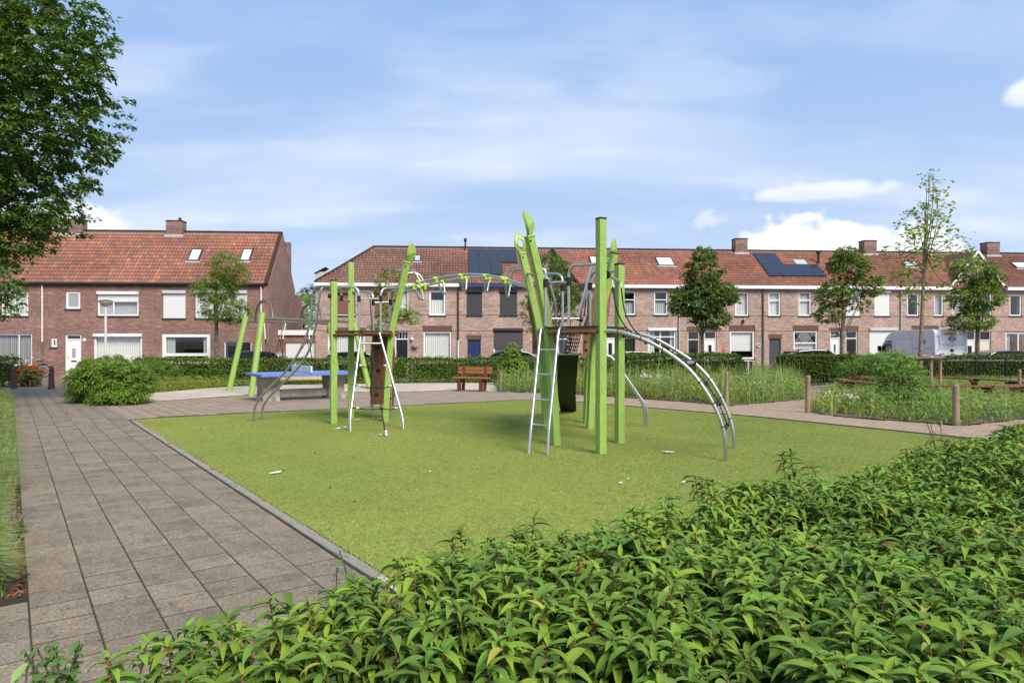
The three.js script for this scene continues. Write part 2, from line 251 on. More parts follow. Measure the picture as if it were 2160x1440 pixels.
// ---------- the ground ----------
// paving grid: p runs up the footpath, q across it, from the near left corner of the footpath
const OX = -2.99, OZ = -4.21, CQ = .8048, SQ = .5935, TURN = Math.asin(SQ);
const grid = (p, q) => [OX + q * CQ - p * SQ, OZ - q * SQ - p * CQ];
const gridOf = (x, z) => { const dx = x - OX, dd = OZ - z; return [-dx * SQ + dd * CQ, dx * CQ + dd * SQ]; };
tag(structure('ground', sheetGeo([[-400, 30], [400, 30], [400, -600], [-400, -600]], -.06), M.soil), 'bare brown soil under and around the square', 'ground');
tag(structure('street', sheetGeo([[-60, -39.9], [-60, -32.6], [60, -35.6], [60, -46.5], [20, -43.5], [-16, -41]], -.03), M.street), 'grey street between the hedges and the brick houses', 'street');
tag(structure('street', sheetGeo([[-70, -36], [-14.2, -36], [-15, -27.2], [-19, -22.5], [-70, -22.5]], -.034), M.street), 'grey street behind the footpath and bollards', 'street');
const sandPoly = [[-9.783, -17.721], [-9.7, -18.623], [-8.783, -20.735], [-7.471, -23.386], [-5.758, -23.689], [-3.898, -23.386], [-2.415, -24.319], [-0.494, -23.689], [-0.888, -31.972], [-4.885, -31.972], [-8.659, -31.972], [-11.562, -26.428], [-12.051, -22.248]];
const bedOne = [[-0.494, -23.689], [1.564, -22.522], [3.332, -20.502], [4.775, -18.435], [5.426, -17.06], [6.882, -18.251], [8.408, -19.622], [12.258, -28.937], [13.625, -35.034], [6.449, -35.719], [-0.487, -35.034]];
const bedTwo = [[6.612, -15.089], [6.791, -13.95], [7.622, -13.207], [8.272, -12.539], [10.207, -13.61], [15.931, -16.155], [35.223, -35.719], [16.637, -33.742], [10.401, -22.522]];
const coverPoly = [[-12.051, -22.248], [-11.562, -26.428], [-8.659, -31.972], [-4.9, -30.6], [-14.6, -27.2]];
const grassPoly = [grid(-.02, -.24), grid(20.5, -.24), grid(20, -2.6), grid(-.05, -2.6)];
tag(structure('sand_bed', sheetGeo(sandPoly, .012), M.sand), 'pale loose sand under the swing and behind the table', 'sand');
tag(structure('planting_bed', sheetGeo(bedOne, .014), M.soil), 'planted bed behind the climbing frame', 'bed');
tag(structure('planting_bed', sheetGeo(bedTwo, .014), M.soil), 'planted bed round the circular bench', 'bed');
tag(structure('planting_bed', sheetGeo(coverPoly, .008), M.soil), 'planted bed in front of the long hedge', 'bed');
tag(structure('grass_verge', sheetGeo(grassPoly, -.004), M.soil), 'soil under the grass left of the footpath', 'verge');

// paving: concrete flags 30 cm square; the nearest 300 single, the rest together
const footPoly = [grid(-3.2, -2.6), grid(-.02, -2.6), grid(-.02, 0), grid(24.5, 0), grid(24.5, 1.8), grid(-3.2, 1.8)];
const crossPoly = [grid(10.13, 1.8), grid(10.13, 12.27), grid(10.13, 16.5), grid(17.4, 16.5), grid(19.5, 8), grid(18.9, 1.8)];
const sidePoly = [grid(-7, 12.27), grid(10.13, 12.27), grid(10.13, 30), grid(-7, 30)];
const paved = structure('paving', sheetGeo([grid(-3.2, -2.6), grid(-3.2, 1.84), grid(10.1, 1.84), grid(10.1, 12.25), grid(-7, 12.25), grid(-7, 34), grid(18, 34), grid(24.5, 8), grid(24.5, -.02), grid(-.02, -.02), grid(-.02, -2.6)], -.0035), M.joint);
tag(paved, 'grey brown paving round the green play lawn', 'paving');
{
  const flag = (seed) => { const R = rng(seed), g = new RoundedBoxGeometry(.2935, .05, .2855, 1, .005), uv = g.attributes.uv, ou = R(), ov = R(); metreUV(g); for (let i = 0; i < uv.count; i++) uv.setXY(i, uv.getX(i) + ou * 3, uv.getY(i) + ov * 3); return g; };
  const flags = [1, 2, 3, 4, 5, 6].map(flag), R = rng(7);
  const mats = [[.66, .645, .61], [.61, .595, .565], [.71, .69, .645], [.63, .605, .56], [.57, .56, .535], [.68, .665, .635]].map(([r, g, b]) => std({ map: rep(concrete, .8), color: lin(r * .8, g * .8, b * .79), roughness: .95, bumpMap: rep(grainBump, .33), bumpScale: .0025 }));
  const all = [];
  for (let j = -11; j < 90; j++) for (let i = -9; i < 6; i++) { const p = (j + .5 + ((i + 20) % 2) * .42) * .3, q = (i + .5) * .3, [x, z] = grid(p, q); if (i < 0 ? p < -.17 : p < 24.4) all.push([x, z, i]); }
  all.sort((a, b) => b[1] - a[1]);
  const view = all.filter(([x, z]) => z < -2.3 && Math.abs(x / -z) < .79), far = all.filter((a) => !view.slice(0, 300).includes(a));
  for (const [x, z] of view.slice(0, 300)) { const m = part('paving_flag', flags[Math.floor(R() * 6)], mats[Math.floor(R() * 6)], paved); m.position.set(x, gy(z) - .0245 + (R() - .5) * .003, z); m.rotation.set((R() - .5) * .008, TURN + Math.floor(R() * 2) * Math.PI + (R() - .5) * .006, (R() - .5) * .008); }
  const rest = new Swarm();
  for (const [x, z] of far) { const k = .93 + R() * .14; rest.add(x, gy(z) - .025 + (R() - .5) * .004, z, TURN, 0, 0, 1, .52 * k, .5 * k, .47 * k); }
  const cross = (poly, dq, dp, k0, tint) => { for (let q = dq / 2, i = 0; q < 30; q += dq, i++) for (let p = -7 + (i % 2) * dp / 2; p < 20; p += dp) { const [x, z] = grid(p, q); if (inside(poly, x, z) && !inside(bedOne, x, z) && !inside(bedTwo, x, z) && !inside(sandPoly, x, z)) { const k = k0 * (.9 + R() * .2); tint.add(x, gy(z) - .025 + (R() - .5) * .003, z, TURN, 0, 0, 1, .64 * k, .6 * k, .57 * k); } } };
  cross(crossPoly, .3, .3, 1.12, rest);
  const fm = std({ map: rep(concrete, .8), roughness: .95, bumpMap: rep(grainBump, .33), bumpScale: .0025 });
  rest.make('paving_flags', flag(9), fm, paved, scene);
  const bricks = new Swarm(); cross(sidePoly, .24, .12, 1.42, bricks);
  const bg = new RoundedBoxGeometry(.236, .05, .116, 1, .004); metreUV(bg);
  bricks.make('paving_bricks', bg, std({ map: rep(concrete, .8), color: lin(1, .93, .88), roughness: .95, bumpMap: rep(grainBump, .33), bumpScale: .002 }), paved, scene);
  // kerb stones round the lawn, each about a metre
  const kerbs = [];
  for (let p = -1; p < 10; p += 1) kerbs.push([p + .5, 1.862, .08, .985]);
  for (const [p, q, w, l] of kerbs) { const [x, z] = grid(p, q), m = part('kerb_stone', new RoundedBoxGeometry(w, .12, l, 1, .006), M.kerb, paved); m.position.set(x, gy(z) - .052, z); m.rotation.y = TURN; }
  // slate edging slabs left of the footpath and the litter lying on them
  for (let p = .12; p < 9; p += .5) { const [x, z] = grid(p + .23, -.13), m = part('edging_slab', new RoundedBoxGeometry(.18, .05, .46, 1, .006), M.kerb, paved); m.position.set(x, gy(z) - .04, z); m.rotation.y = TURN; }
}

// moss and small weeds in the joints of the footpath
{ const R = rng(29), sw = new Swarm(); for (let i = 0; i < 900; i++) { const col = Math.floor(R() * 7), along = R() < .6, p = -2.5 + Math.pow(R(), 1.4) * 12, q = along ? col * .3 : R() * 1.8, pp = along ? p : Math.round(p / .3) * .3 + .15, [x, z] = grid(pp + (R() - .5) * .02, q + (R() - .5) * .008); if (fbm3(x * 1.7, z * 1.7, 7, 2) < .5) continue; const k = .6 + R() * .6; sw.add(x, gy(z) - .004, z, R() * 6.28, 0, 0, .35 + R() * .45, .16 * k, .2 * k, .06 * k); } tag(sw.make('joint_moss', tuftGeo(8, .03, 1, .004, 29, .4), M.blade), 'moss and tiny weeds growing in the footpath joints', 'moss'); }
for (const [p, q0, q1, label] of [[10.42, 2.35, 3.15, 'faint red paint dash on the paving behind the lawn, nearest the footpath'], [10.45, 3.5, 4.9, 'faint red paint dash on the paving behind the lawn, left of the curved poles'], [10.4, 8.6, 9.9, 'faint red paint dash on the paving behind the lawn, left of the right tower']]) { const m = structure('paint_mark', sheetGeo([grid(p, q0), grid(p - .02, q1), grid(p + .045, q1), grid(p + .06, q0)], .0045), std({ color: lin(.42, .22, .17), roughness: .95, map: rep(concrete, .5) })); tag(m, label, 'paint mark'); }

// the artificial lawn
const turfPoly = [grid(-1.4, 1.925), grid(-1.4, 12.17), grid(10.08, 12.17), grid(10.08, 1.925)];
const turf = structure('play_lawn', sheetGeo(turfPoly, .004), M.turf); tag(turf, 'bright green artificial turf under the climbing frame', 'lawn');
{
  const R = rng(17), g = [5, 6, 7].map((k) => patchGeo(.085, 90, .017, .0042, k)), sw = g.map(() => new Swarm());
  for (let p = -1.38, row = 0; p < 10.06; p += .07, row++) for (let q = 1.95; q < 12.15; q += .07) {
    const [x, z] = grid(p + (R() - .5) * .02, q + (R() - .5) * .02), D = -z;
    if (Math.abs(x / z) > .79) continue;
    const n = fbm3(x * .5, z * .5, 2, 3), f = noise3(x * 2.3, z * 2.3, 5), k = .84 + n * .2 + f * .07 + R() * .05;
    sw[Math.floor(R() * 3)].add(x, gy(z) + .003, z, R() * 6.28, (R() - .5) * .06, (R() - .5) * .06, 1, (.33 + n * .05) * k, .405 * k, .112 * k);
  }
  sw.forEach((q, i) => q.make('turf_pile', g[i], M.blade, turf, scene));
  tag(structure('lawn_edge', merge([[10.105, 1.9, 10.105, 12.21], [10.105, 12.21, -1.05, 12.21]].map(([p0, q0, p1, q1]) => { const a = grid(p0, q0), b = grid(p1, q1); const mid = cutAt([a, b, b], 14, true), k = -a[1] > 14 !== -b[1] > 14; const cut = k ? (() => { const t = (14 + a[1]) / (a[1] - b[1]); return [a[0] + (b[0] - a[0]) * t, -14]; })() : null; const seg = cut ? [[a, cut], [cut, b]] : [[a, b]]; return merge(seg.map(([m, n]) => bar(V(m[0], gy(m[1]) - .01, m[1]), V(n[0], gy(n[1]) - .01, n[1]), .045, .06, .004))); })), M.darkBoard), 'dark rubber edging strip along the far sides of the lawn', 'edging');
}
tag(structure('sand_strip', sheetGeo([grid(-1.75, 1.83), grid(-1.9, 2.5), grid(-1.38, 2.9), grid(-1.38, 1.96), grid(10, 1.96), grid(10, 1.895), grid(-.4, 1.89)], -.0085), M.sand), 'sandy patch at the near corner of the lawn', 'sand');

// ---------- the houses ----------
const ROW = { left: { x: -26.337, y: -0.540, z: -41.000, turn: 0.06981 }, right: { x: -12.681, y: -0.600, z: -44.000, turn: 0.07854 } };
const rowPoint = (f, s, y, back) => V(f.x + s * Math.cos(f.turn) - back * Math.sin(f.turn), f.y + y, f.z - s * Math.sin(f.turn) - back * Math.cos(f.turn));
const tileTone = (R) => { const k = .86 + R() * .26, o = R(); return o < .1 ? [.35 * k, .16 * k, .1 * k] : o < .25 ? [.235 * k, .115 * k, .085 * k] : [.295 * k, .125 * k, .08 * k]; };
// pantiles on a slope: x along the eave, t up the slope from the eave, each tile a wave with a lip
function pantiles(x0, x1, len, pitch, eaveY, eaveZ, keep, R, colorAt, w = .21, h = .33) {
  const pos = [], nor = [], col = [], c = Math.cos(pitch), s = Math.sin(pitch), SEG = 5;
  const wave = (f) => .05 * (Math.sin(f * 6.283) * .5 + .5 * Math.cos(f * 6.283 * .5) ** 2);
  const put = (x, t, n) => { pos.push(x, eaveY + t * s + n * c, eaveZ - t * c + n * s); };
  const nx = Math.ceil((x1 - x0) / w), ny = Math.ceil(len / h), wd = (x1 - x0) / nx, ht = len / ny;
  for (let j = 0; j < ny; j++) for (let i = 0; i < nx; i++) {
    const xa = x0 + i * wd, t0 = j * ht - .03, t1 = (j + 1) * ht;
    if (keep && !keep(xa + wd / 2, t0 + ht / 2)) continue;
    const cl = colorAt(xa, t0, R), lift = .045 + (R() - .5) * .008, skew = (R() - .5) * .012;
    for (let k = 0; k < SEG; k++) {
      const f0 = k / SEG, f1 = (k + 1) / SEG, a = xa + f0 * wd, b = xa + f1 * wd, h0 = wave(f0), h1 = wave(f1);
      put(a, t0 + skew, h0 + lift); put(b, t0 + skew, h1 + lift); put(b, t1, h1 + .004); put(a, t0 + skew, h0 + lift); put(b, t1, h1 + .004); put(a, t1, h0 + .004);
      put(a, t0 + skew, h0 - .01); put(b, t0 + skew, h1 - .01); put(b, t0 + skew, h1 + lift); put(a, t0 + skew, h0 - .01); put(b, t0 + skew, h1 + lift); put(a, t0 + skew, h0 + lift);
      for (let q = 0; q < 12; q++) col.push(...cl);
    }
  }
  const g = new THREE.BufferGeometry(); g.setAttribute('position', new THREE.Float32BufferAttribute(pos, 3)); g.setAttribute('color', new THREE.Float32BufferAttribute(col, 3)); g.computeVertexNormals(); return g;
}
M.tile = std({ vertexColors: true, roughness: .9 });
M.tileSlab = std({ color: lin(.2, .085, .055), roughness: .95 }); M.ridge = std({ color: lin(.3, .17, .12), roughness: .95, map: rep(barkTex, .3) });
const frameGeo = (x0, y0, x1, y1, w, z0, z1, mull = [], rails = []) => merge([box(x0, y0, z0, x0 + w, y1, z1), box(x1 - w, y0, z0, x1, y1, z1), box(x0 + w, y0, z0, x1 - w, y0 + w, z1), box(x0 + w, y1 - w, z0, x1 - w, y1, z1), ...mull.map((f) => { const x = lerp(x0, x1, f); return box(x - w * .4, y0 + w, z0 + .004, x + w * .4, y1 - w, z1 - .004); }), ...rails.map((f) => { const y = lerp(y0, y1, f); return box(x0 + w, y - w * .4, z0 + .002, x1 - w, y + w * .4, z1 - .002); })]);
function drape(x0, y0, x1, y1, z, folds = 9, amp = .03) { const n = Math.max(8, Math.round((x1 - x0) * folds * 4)), g = new THREE.PlaneGeometry(x1 - x0, y1 - y0, n, 1), p = g.attributes.position, R = rng(Math.round(x0 * 100 + 500)); const ph = []; for (let i = 0; i <= n; i++) ph.push(Math.sin(i / n * (x1 - x0) * folds * 6.28 + Math.sin(i * .4) * .8) * amp); for (let i = 0; i < p.count; i++) p.setZ(i, ph[i % (n + 1)]); g.translate((x0 + x1) / 2, (y0 + y1) / 2, z); g.computeVertexNormals(); return g; }
// a window set in its opening: frame, pane, sill, and what hangs behind or in front of the glass
function addWindow(h, [x0, y0, x1, y1], o = {}) {
  const w = o.w ?? .075, z1 = o.z ?? -.05, z0 = z1 - .07;
  const f = part('window', frameGeo(x0 + .004, y0 + .004, x1 - .004, y1 - .004, w, z0, z1, o.mull, o.rails), o.frame ?? M.upvc, h);
  if (o.label) f.userData.label = o.label;
  part('pane', box(x0 + w, y0 + w, z0 + .03, x1 - w, y1 - w, z0 + .036), o.frost ? M.frost : M.glass, f);
  if (o.sill !== false) part('sill', box(x0 - .04, y0 - .06, z1 + .002, x1 + .04, y0 - .002, .07), o.sill ?? M.slate, f);
  if (o.shutter) {
    const b = lerp(y1, y0, o.drop ?? 1);
    part('shutter', box(x0 + .02, b, z1 + .012, x1 - .02, y1 - .02, z1 + .03), o.shutter, f);
    part('shutter_box', rbox(x1 - x0 + .02, .18, .16, .02).translate((x0 + x1) / 2, y1 - .08, .045), o.boxMat ?? o.shutter, f);
  }
  const W = x1 - x0 - 2 * w, zi = z0 - .12;
  if (o.curtain === 'full') part('curtain', drape(x0 + .02, y0 + .02, x1 - .02, y1 - .02, zi, o.folds ?? 8), o.cloth ?? M.curtain, f);
  if (o.curtain === 'sides') { part('curtain', drape(x0 + .02, y0 + .02, x0 + W * .3, y1, zi), o.cloth ?? M.curtainGrey, f); part('curtain', drape(x1 - W * .2, y0 + .02, x1 - .02, y1, zi), o.cloth ?? M.curtainGrey, f); }
  if (o.curtain === 'lower') part('curtain', drape(x0 + .02, y0 + .02, x1 - .02, lerp(y0, y1, o.to ?? .6), zi, 7), o.cloth ?? M.curtain, f);
  if (o.curtain === 'blind') part('blind', box(x0 + w, lerp(y0, y1, o.from ?? .3), zi, x1 - w, y1, zi + .01), o.cloth ?? M.shutterWhite, f);
  if (o.curtain === 'slats') part('blind', merge(Array.from({ length: Math.floor(W / .11) }, (_, i) => box(-.045, y0 + .03, -.002, .045, y1 - .03, .002).rotateY((o.tilt ?? .7) + Math.sin(i * 2.1) * .08).translate(x0 + w + .06 + i * .11, 0, zi))), o.cloth ?? M.curtain, f);
  if (o.items) for (const [ix, iw, ih] of o.items) part('ornament', rbox(iw, ih, .05, .02).translate(ix, y0 + w + ih / 2, zi + .1), M.white, f);
  return f;
}
function addDoor(h, [x0, y0, x1, y1], o = {}) {
  const w = o.w ?? .07, tr = o.transom ?? 0, yl = tr ? lerp(y0, y1, 1 - tr) : y1 - w, z1 = -.07, z0 = -.16;
  const f = part('door_frame', merge([box(x0 + .004, y0, z0, x0 + w, y1 - .004, z1), box(x1 - w, y0, z0, x1 - .004, y1 - .004, z1), box(x0 + w, y1 - w, z0, x1 - w, y1 - .004, z1), ...(tr ? [box(x0 + w, yl - .03, z0, x1 - w, yl + .04, z1)] : [])]), o.frame ?? M.upvc, h);
  if (tr) { part('transom_pane', box(x0 + w, yl + .04, -.13, x1 - w, y1 - w, -.124), o.transomPane ?? M.glass, f); if (o.bars) part('glazing_bar', merge(Array.from({ length: 3 }, (_, i) => box(lerp(x0 + w, x1 - w, (i + 1) / 4) - .012, yl + .04, -.122, lerp(x0 + w, x1 - w, (i + 1) / 4) + .012, y1 - w, -.112))), M.upvc, f); }
  const top = tr ? yl - .03 : y1 - w, d = part('door', box(x0 + w + .003, y0 + .03, -.14, x1 - w - .003, top - .003, -.1), o.mat ?? M.upvc, h), dw = x1 - x0 - 2 * w, cx = (x0 + x1) / 2, H = top - y0;
  if (o.label) d.userData.label = o.label;
  if (o.pane) { const [pw, p0, p1] = o.pane; part('door_pane', box(cx - dw * pw / 2, y0 + H * p0, -.098, cx + dw * pw / 2, y0 + H * p1, -.092), o.paneMat ?? M.darkPane, d); part('pane_bead', frameGeo(cx - dw * pw / 2 - .03, y0 + H * p0 - .03, cx + dw * pw / 2 + .03, y0 + H * p1 + .03, .032, -.0995, -.085), o.mat ?? M.upvc, d); if (o.grille) part('grille', merge([1, 2, 3].map((i) => box(cx - dw * pw / 2 + dw * pw * i / 4 - .008, y0 + H * p0, -.091, cx - dw * pw / 2 + dw * pw * i / 4 + .008, y0 + H * p1, -.084)).concat([1, 2, 3, 4, 5].map((i) => box(cx - dw * pw / 2, y0 + H * lerp(p0, p1, i / 6) - .008, -.09, cx + dw * pw / 2, y0 + H * lerp(p0, p1, i / 6) + .008, -.082)))), o.mat ?? M.upvc, d); }
  if (o.panels) for (const [a, b] of o.panels) part('door_panel', frameGeo(x0 + w + dw * .2, y0 + H * a, x1 - w - dw * .2, y0 + H * b, .035, -.0995, -.088), o.mat ?? M.upvc, d);
  if (o.boards) for (let i = 1; i < 6; i++) part('board_joint', box(x0 + w + dw * i / 6 - .006, y0 + .05, -.0995, x0 + w + dw * i / 6 + .006, top - .05, -.097), M.black, d);
  if (o.slot) part('letter_slot', box(cx - .15, y0 + H * .38, -.0995, cx + .15, y0 + H * .42, -.085), M.black, d);
  part('handle', box(x0 + w + .05, y0 + H * .46, -.0995, x0 + w + .08, y0 + H * .54, -.06), M.steel, d);
  part('doorstep', box(x0 - .03, -.06, -.1, x1 + .03, y0 + .03, .18), M.kerb, h);
  return d;
}
const rowsOf = new Map();
// one dwelling of a terrace from s0 to s1 along its row
function dwelling(row, s0, s1, o) {
  const f = ROW[row], base = rowPoint(f, s0, 0, 0), h = thing(o.name, o.label, 'house', base.x, base.y, base.z, f.turn, o.group), W = s1 - s0, H = o.eave, sh = new THREE.Shape(), a = o.gable;
  sh.moveTo(0, -.3); sh.lineTo(W, -.3); sh.lineTo(W, H);
  if (a) { sh.lineTo(a.x1 - s0, H); sh.lineTo((a.x0 + a.x1) / 2 - s0, a.top); sh.lineTo(a.x0 - s0, H); }
  sh.lineTo(0, H); sh.closePath();
  const fix = (r) => [r[0] - s0, r[1], r[2] - s0, r[3]];
  for (const [kind, r] of o.openings) { const [x0, y0, x1, y1] = fix(r), p = new THREE.Path(); p.moveTo(x0, y0); p.lineTo(x0, y1); p.lineTo(x1, y1); p.lineTo(x1, y0); p.closePath(); sh.holes.push(p); }
  const wall = part('wall', new THREE.ExtrudeGeometry(sh, { depth: .26, bevelEnabled: false }).translate(0, 0, -.26), o.brick, h);
  for (const [kind, r, q = {}] of o.openings) { (kind === 'door' ? addDoor : addWindow)(h, fix(r), q); const [x0, y0, x1, y1] = fix(r); if (q.lintel) part('lintel', box(x0 - .06, y1 + .004, -.1, x1 + .06, y1 + q.lintel, .006), M.lintel, wall); }
  part('back_wall', box(0, -.3, -o.deep, W, H + .1, -o.deep + .2), o.brick, h);
  // two slopes of roof, the front one tiled
  const ov = o.ov, rd = o.ridgeBack, len = Math.hypot(rd + ov, o.ridge - o.eave), pitch = Math.atan2(o.ridge - o.eave, rd + ov), R = rng(Math.round(s0 * 97) + 1000);
  const slope = (z0, y0, z1, y1) => { const s = new THREE.Shape(); s.moveTo(z0, y0); s.lineTo(z1, y1); s.lineTo(z1, y1 - .14); s.lineTo(z0, y0 - .14); s.closePath(); return new THREE.ExtrudeGeometry(s, { depth: W, bevelEnabled: false }).rotateY(Math.PI / 2); };
  // shape x is depth towards the back
  const hip = o.hip ?? 0, slabs = hip ? (() => { const pts = [[0, -ov], [W, -ov], [W, rd], [hip, rd]]; const g = new THREE.BufferGeometry(), y = [o.eave, o.eave, o.ridge, o.ridge], b = [[0, 2 * rd + ov], [W, 2 * rd + ov], [W, rd], [hip, rd]], P = (q, i, yy) => [q[i][0], yy[i], -q[i][1]]; const A = [0, 1, 2, 3].map((i) => P(pts, i, y)), B = [0, 1, 2, 3].map((i) => P(b, i, y)); const tri = [A[0], A[1], A[2], A[0], A[2], A[3], B[1], B[0], B[3], B[1], B[3], B[2], B[0], A[0], A[3]]; g.setAttribute('position', new THREE.Float32BufferAttribute(tri.flat(), 3)); g.setAttribute('uv', new THREE.Float32BufferAttribute(tri.flatMap((p) => [p[0], p[2]]), 2)); g.computeVertexNormals(); return g; })() : merge([slope(-ov, o.eave, rd, o.ridge), slope(rd, o.ridge, 2 * rd + ov, o.eave)]);
  const roof = part('roof', slabs, M.tileSlab, h);
  const tone = o.tone ?? [1, 1, 1];
  const tiles = part('roof_tiles', pantiles(0, W, len, pitch, o.eave, ov, (x, t) => { if (hip && x < hip * t / len) return false; if (a) { const u = x + s0, y = o.eave + t * Math.sin(pitch), half = (a.x1 - a.x0) / 2 * (1 - (y - o.eave) / (a.top - o.eave)); if (Math.abs(u - (a.x0 + a.x1) / 2) < half) return false; } return true; }, R, (x, t, r) => { const c = tileTone(r), n = fbm3((x + s0) * .35, t * .5, 4, 3), lichen = fbm3((x + s0) * 1.2, t * 1.4, 9, 3) > .6 && r() < .5 ? 1 : 0, k = .7 + n * .6; const q = [c[0] * k * tone[0], c[1] * k * tone[1], c[2] * k * tone[2]]; if (lichen) { q[0] *= .82; q[1] *= .95; } if (o.newStreak && Math.abs((x + s0) - o.newStreak(t)) < .3 && r() < .6) return [.42, .17, .085]; if (t > len - .45) return [lerp(q[0], .3, .5), lerp(q[1], .2, .5), lerp(q[2], .15, .5)]; return q; }), M.tile, roof);
  tiles.userData.kind = 'stuff';
  const rg = []; for (let x = hip; x < W - .05; x += .36) rg.push(new THREE.CylinderGeometry(.1 + R() * .012, .1, .38, 8, 1, false, 0, Math.PI).rotateZ(Math.PI / 2).rotateX(-Math.PI / 2).rotateX(Math.PI / 2).translate(x + .18, o.ridge + .03, -rd));
  const ridge = part('ridge_tiles', merge(rg), M.ridge, roof); ridge.userData.kind = 'stuff';
  if (hip) part('hip_tiles', rod(V(.02, o.eave + .05, ov), V(hip, o.ridge + .05, -rd), .09), M.ridge, roof);
  // eaves
  const gaps = a ? [[0, a.x0 - s0], [a.x1 - s0, W]] : [[0, W]];
  for (const [g0, g1] of gaps) if (g1 - g0 > .2) {
    if (o.fascia) part('fascia', box(g0, H - .24, .004, g1, H - .02, ov + .06), o.fascia, h);
    else part('gutter', merge([new THREE.CylinderGeometry(.075, .075, g1 - g0, 10, 1, false).rotateZ(Math.PI / 2).translate((g0 + g1) / 2, H - .03, ov + .06), box(g0, H - .2, .004, g1, H - .06, .1)]), M.gutter, h);
  }
  if (a) {   // a cross gable with its own little roof running back into the main one
    const cx = (a.x0 + a.x1) / 2 - s0, hw = (a.x1 - a.x0) / 2, back = rd * .95;
    for (const sgn of [-1, 1]) { const A = V(cx + sgn * (hw + .15), H - .12, .2), B = V(cx, a.top + .1, .2), len2 = A.distanceTo(B); const s = new THREE.Shape(); s.moveTo(A.x, A.y); s.lineTo(B.x, B.y); s.lineTo(B.x, B.y - .16); s.lineTo(A.x, A.y - .12); s.closePath(); part('gable_roof', new THREE.ExtrudeGeometry(s, { depth: back, bevelEnabled: false }).translate(0, 0, .16 - back), M.tileSlab, roof); part('verge_board', bar(V(A.x, A.y - .08, .19), V(B.x, B.y - .08, .19), .14, .05, .005), a.verge, roof); }
  }
  if (o.bands) for (const y of o.bands) { let xs = [0, W]; const cuts = o.openings.map(([, r]) => fix(r)).filter((r) => r[1] < y + .03 && r[3] > y - .03).sort((p, q) => p[0] - q[0]); let x = 0; for (const c of [...cuts, [W, 0, W, 0]]) { if (c[0] - x > .1) part('brick_band', box(x, y - .022, -.05, c[0] - .01, y + .022, .004), M.lintel, wall); x = c[2] + .01; } }
  if (o.plinth) { let x = 0; for (const c of [...o.openings.map(([, r]) => fix(r)).filter((r) => r[1] < o.plinth).sort((p, q) => p[0] - q[0]), [W, 0, W, 0]]) { if (c[0] - x > .1) part('plinth', box(x, -.3, -.05, c[0] - .01, o.plinth, .012), M.brickDark, wall); x = c[2] + .01; } }
  h.userData.s0 = s0; h.userData.geo = { pitch, len, ov, eave: o.eave, rd, ridge: o.ridge };
  return { h, roof, wall, s0, onRoof: (s, t, n = 0) => V(s - s0, o.eave + t * Math.sin(pitch) + n * Math.cos(pitch), ov - t * Math.cos(pitch) + n * Math.sin(pitch)), pitch, len };
}
// boxes lying on a roof: corners given along the eave and up the slope
function onSlope(d, name, s0, t0, s1, t1, n0, n1, mat, parent = d.roof) { const c = d.onRoof((s0 + s1) / 2, (t0 + t1) / 2, (n0 + n1) / 2), g = new THREE.BoxGeometry(s1 - s0, t1 - t0, n1 - n0).rotateX(-(Math.PI / 2 - d.pitch)).translate(c.x, c.y, c.z); return part(name, g, mat, parent); }
function skylight(d, [s0, t0], [s1, t1], blind = M.white) { const f = onSlope(d, 'roof_window', s0, t0, s1, t1, .03, .1, M.gutter); onSlope(d, 'roof_window_blind', s0 + .09, t0 + .1, s1 - .09, t1 - .1, .101, .106, blind, f); onSlope(d, 'flashing', s0 - .08, t0 - .14, s1 + .08, t0 - .005, .03, .07, M.lead, f); }
function chimney(d, s0, s1, y0, y1, back, deep = .7, pots = []) { const c = part('chimney', box(s0 - d.s0, y0, -back - deep / 2, s1 - d.s0, y1, -back + deep / 2), M.chimney, d.roof); part('chimney_cap', box(s0 - d.s0 - .03, y1 + .002, -back - deep / 2 - .03, s1 - d.s0 + .03, y1 + .06, -back + deep / 2 + .03), M.slate, c); part('flashing', box(s0 - d.s0 - .09, y0 - .05, -back + deep / 2 + .01, s1 - d.s0 + .09, y0 + .32, -back + deep / 2 + .03), M.lead, c); for (const p of pots) part('chimney_pot', rod(V(p - d.s0, y1 + .05, -back), V(p - d.s0, y1 + .28, -back), .1), M.gutter, c); return c; }
function downpipe(d, s, y0, y1, mat, lower) { const x = s - d.s0, z = .08, p = part('downpipe', lower ? rod(V(x, lower[0], z), V(x, y1, z), .05) : rod(V(x, y0, z), V(x, y1, z), .05), mat, d.h); if (lower) part('downpipe_lower', rod(V(x, y0, z), V(x, lower[0] + .02, z), .056), lower[1], d.h); for (const f of [.15, .5, .85]) part('pipe_bracket', box(x - .07, lerp(y0, y1, f), .003, x + .07, lerp(y0, y1, f) + .04, .1), mat, p); }

// the dark brick terrace on the left
const LG = 'dwellings of the dark brick terrace on the left', LEFT = { name: 'terraced_house', eave: 5.62, ridge: 9.2, ridgeBack: 3.2, ov: .18, deep: 6.4, brick: M.brickDark, group: LG };
const sA = -12.956, sB = -1.716, sC = 4.583, sD = 11.218;
const newTiles = (t) => lerp(4.567, 0.363, t > 0 ? 5.236 + 1.2 : 0, 0);
const house1 = dwelling('left', sA, sB, { ...LEFT, label: 'dark brick house half behind the big leafy tree', openings: [
  ['window', [-4.15, 3.619, -2.624, 5.074], { w: .1, curtain: 'slats', mull: [.5], sill: M.slate }], ['window', [-5.386, 0.633, -2.407, 2.557], { w: .07, curtain: 'slats', mull: [.32, .74], tilt: 1.2, cloth: M.curtainGrey }], ['door', [-7.15, 0.063, -6.189, 2.54], { mat: M.upvc, transom: .16, frame: M.upvc }]] });
downpipe(house1, sB - .06, .3, 5.5, M.offWhite, [2.062, M.galvanised]);
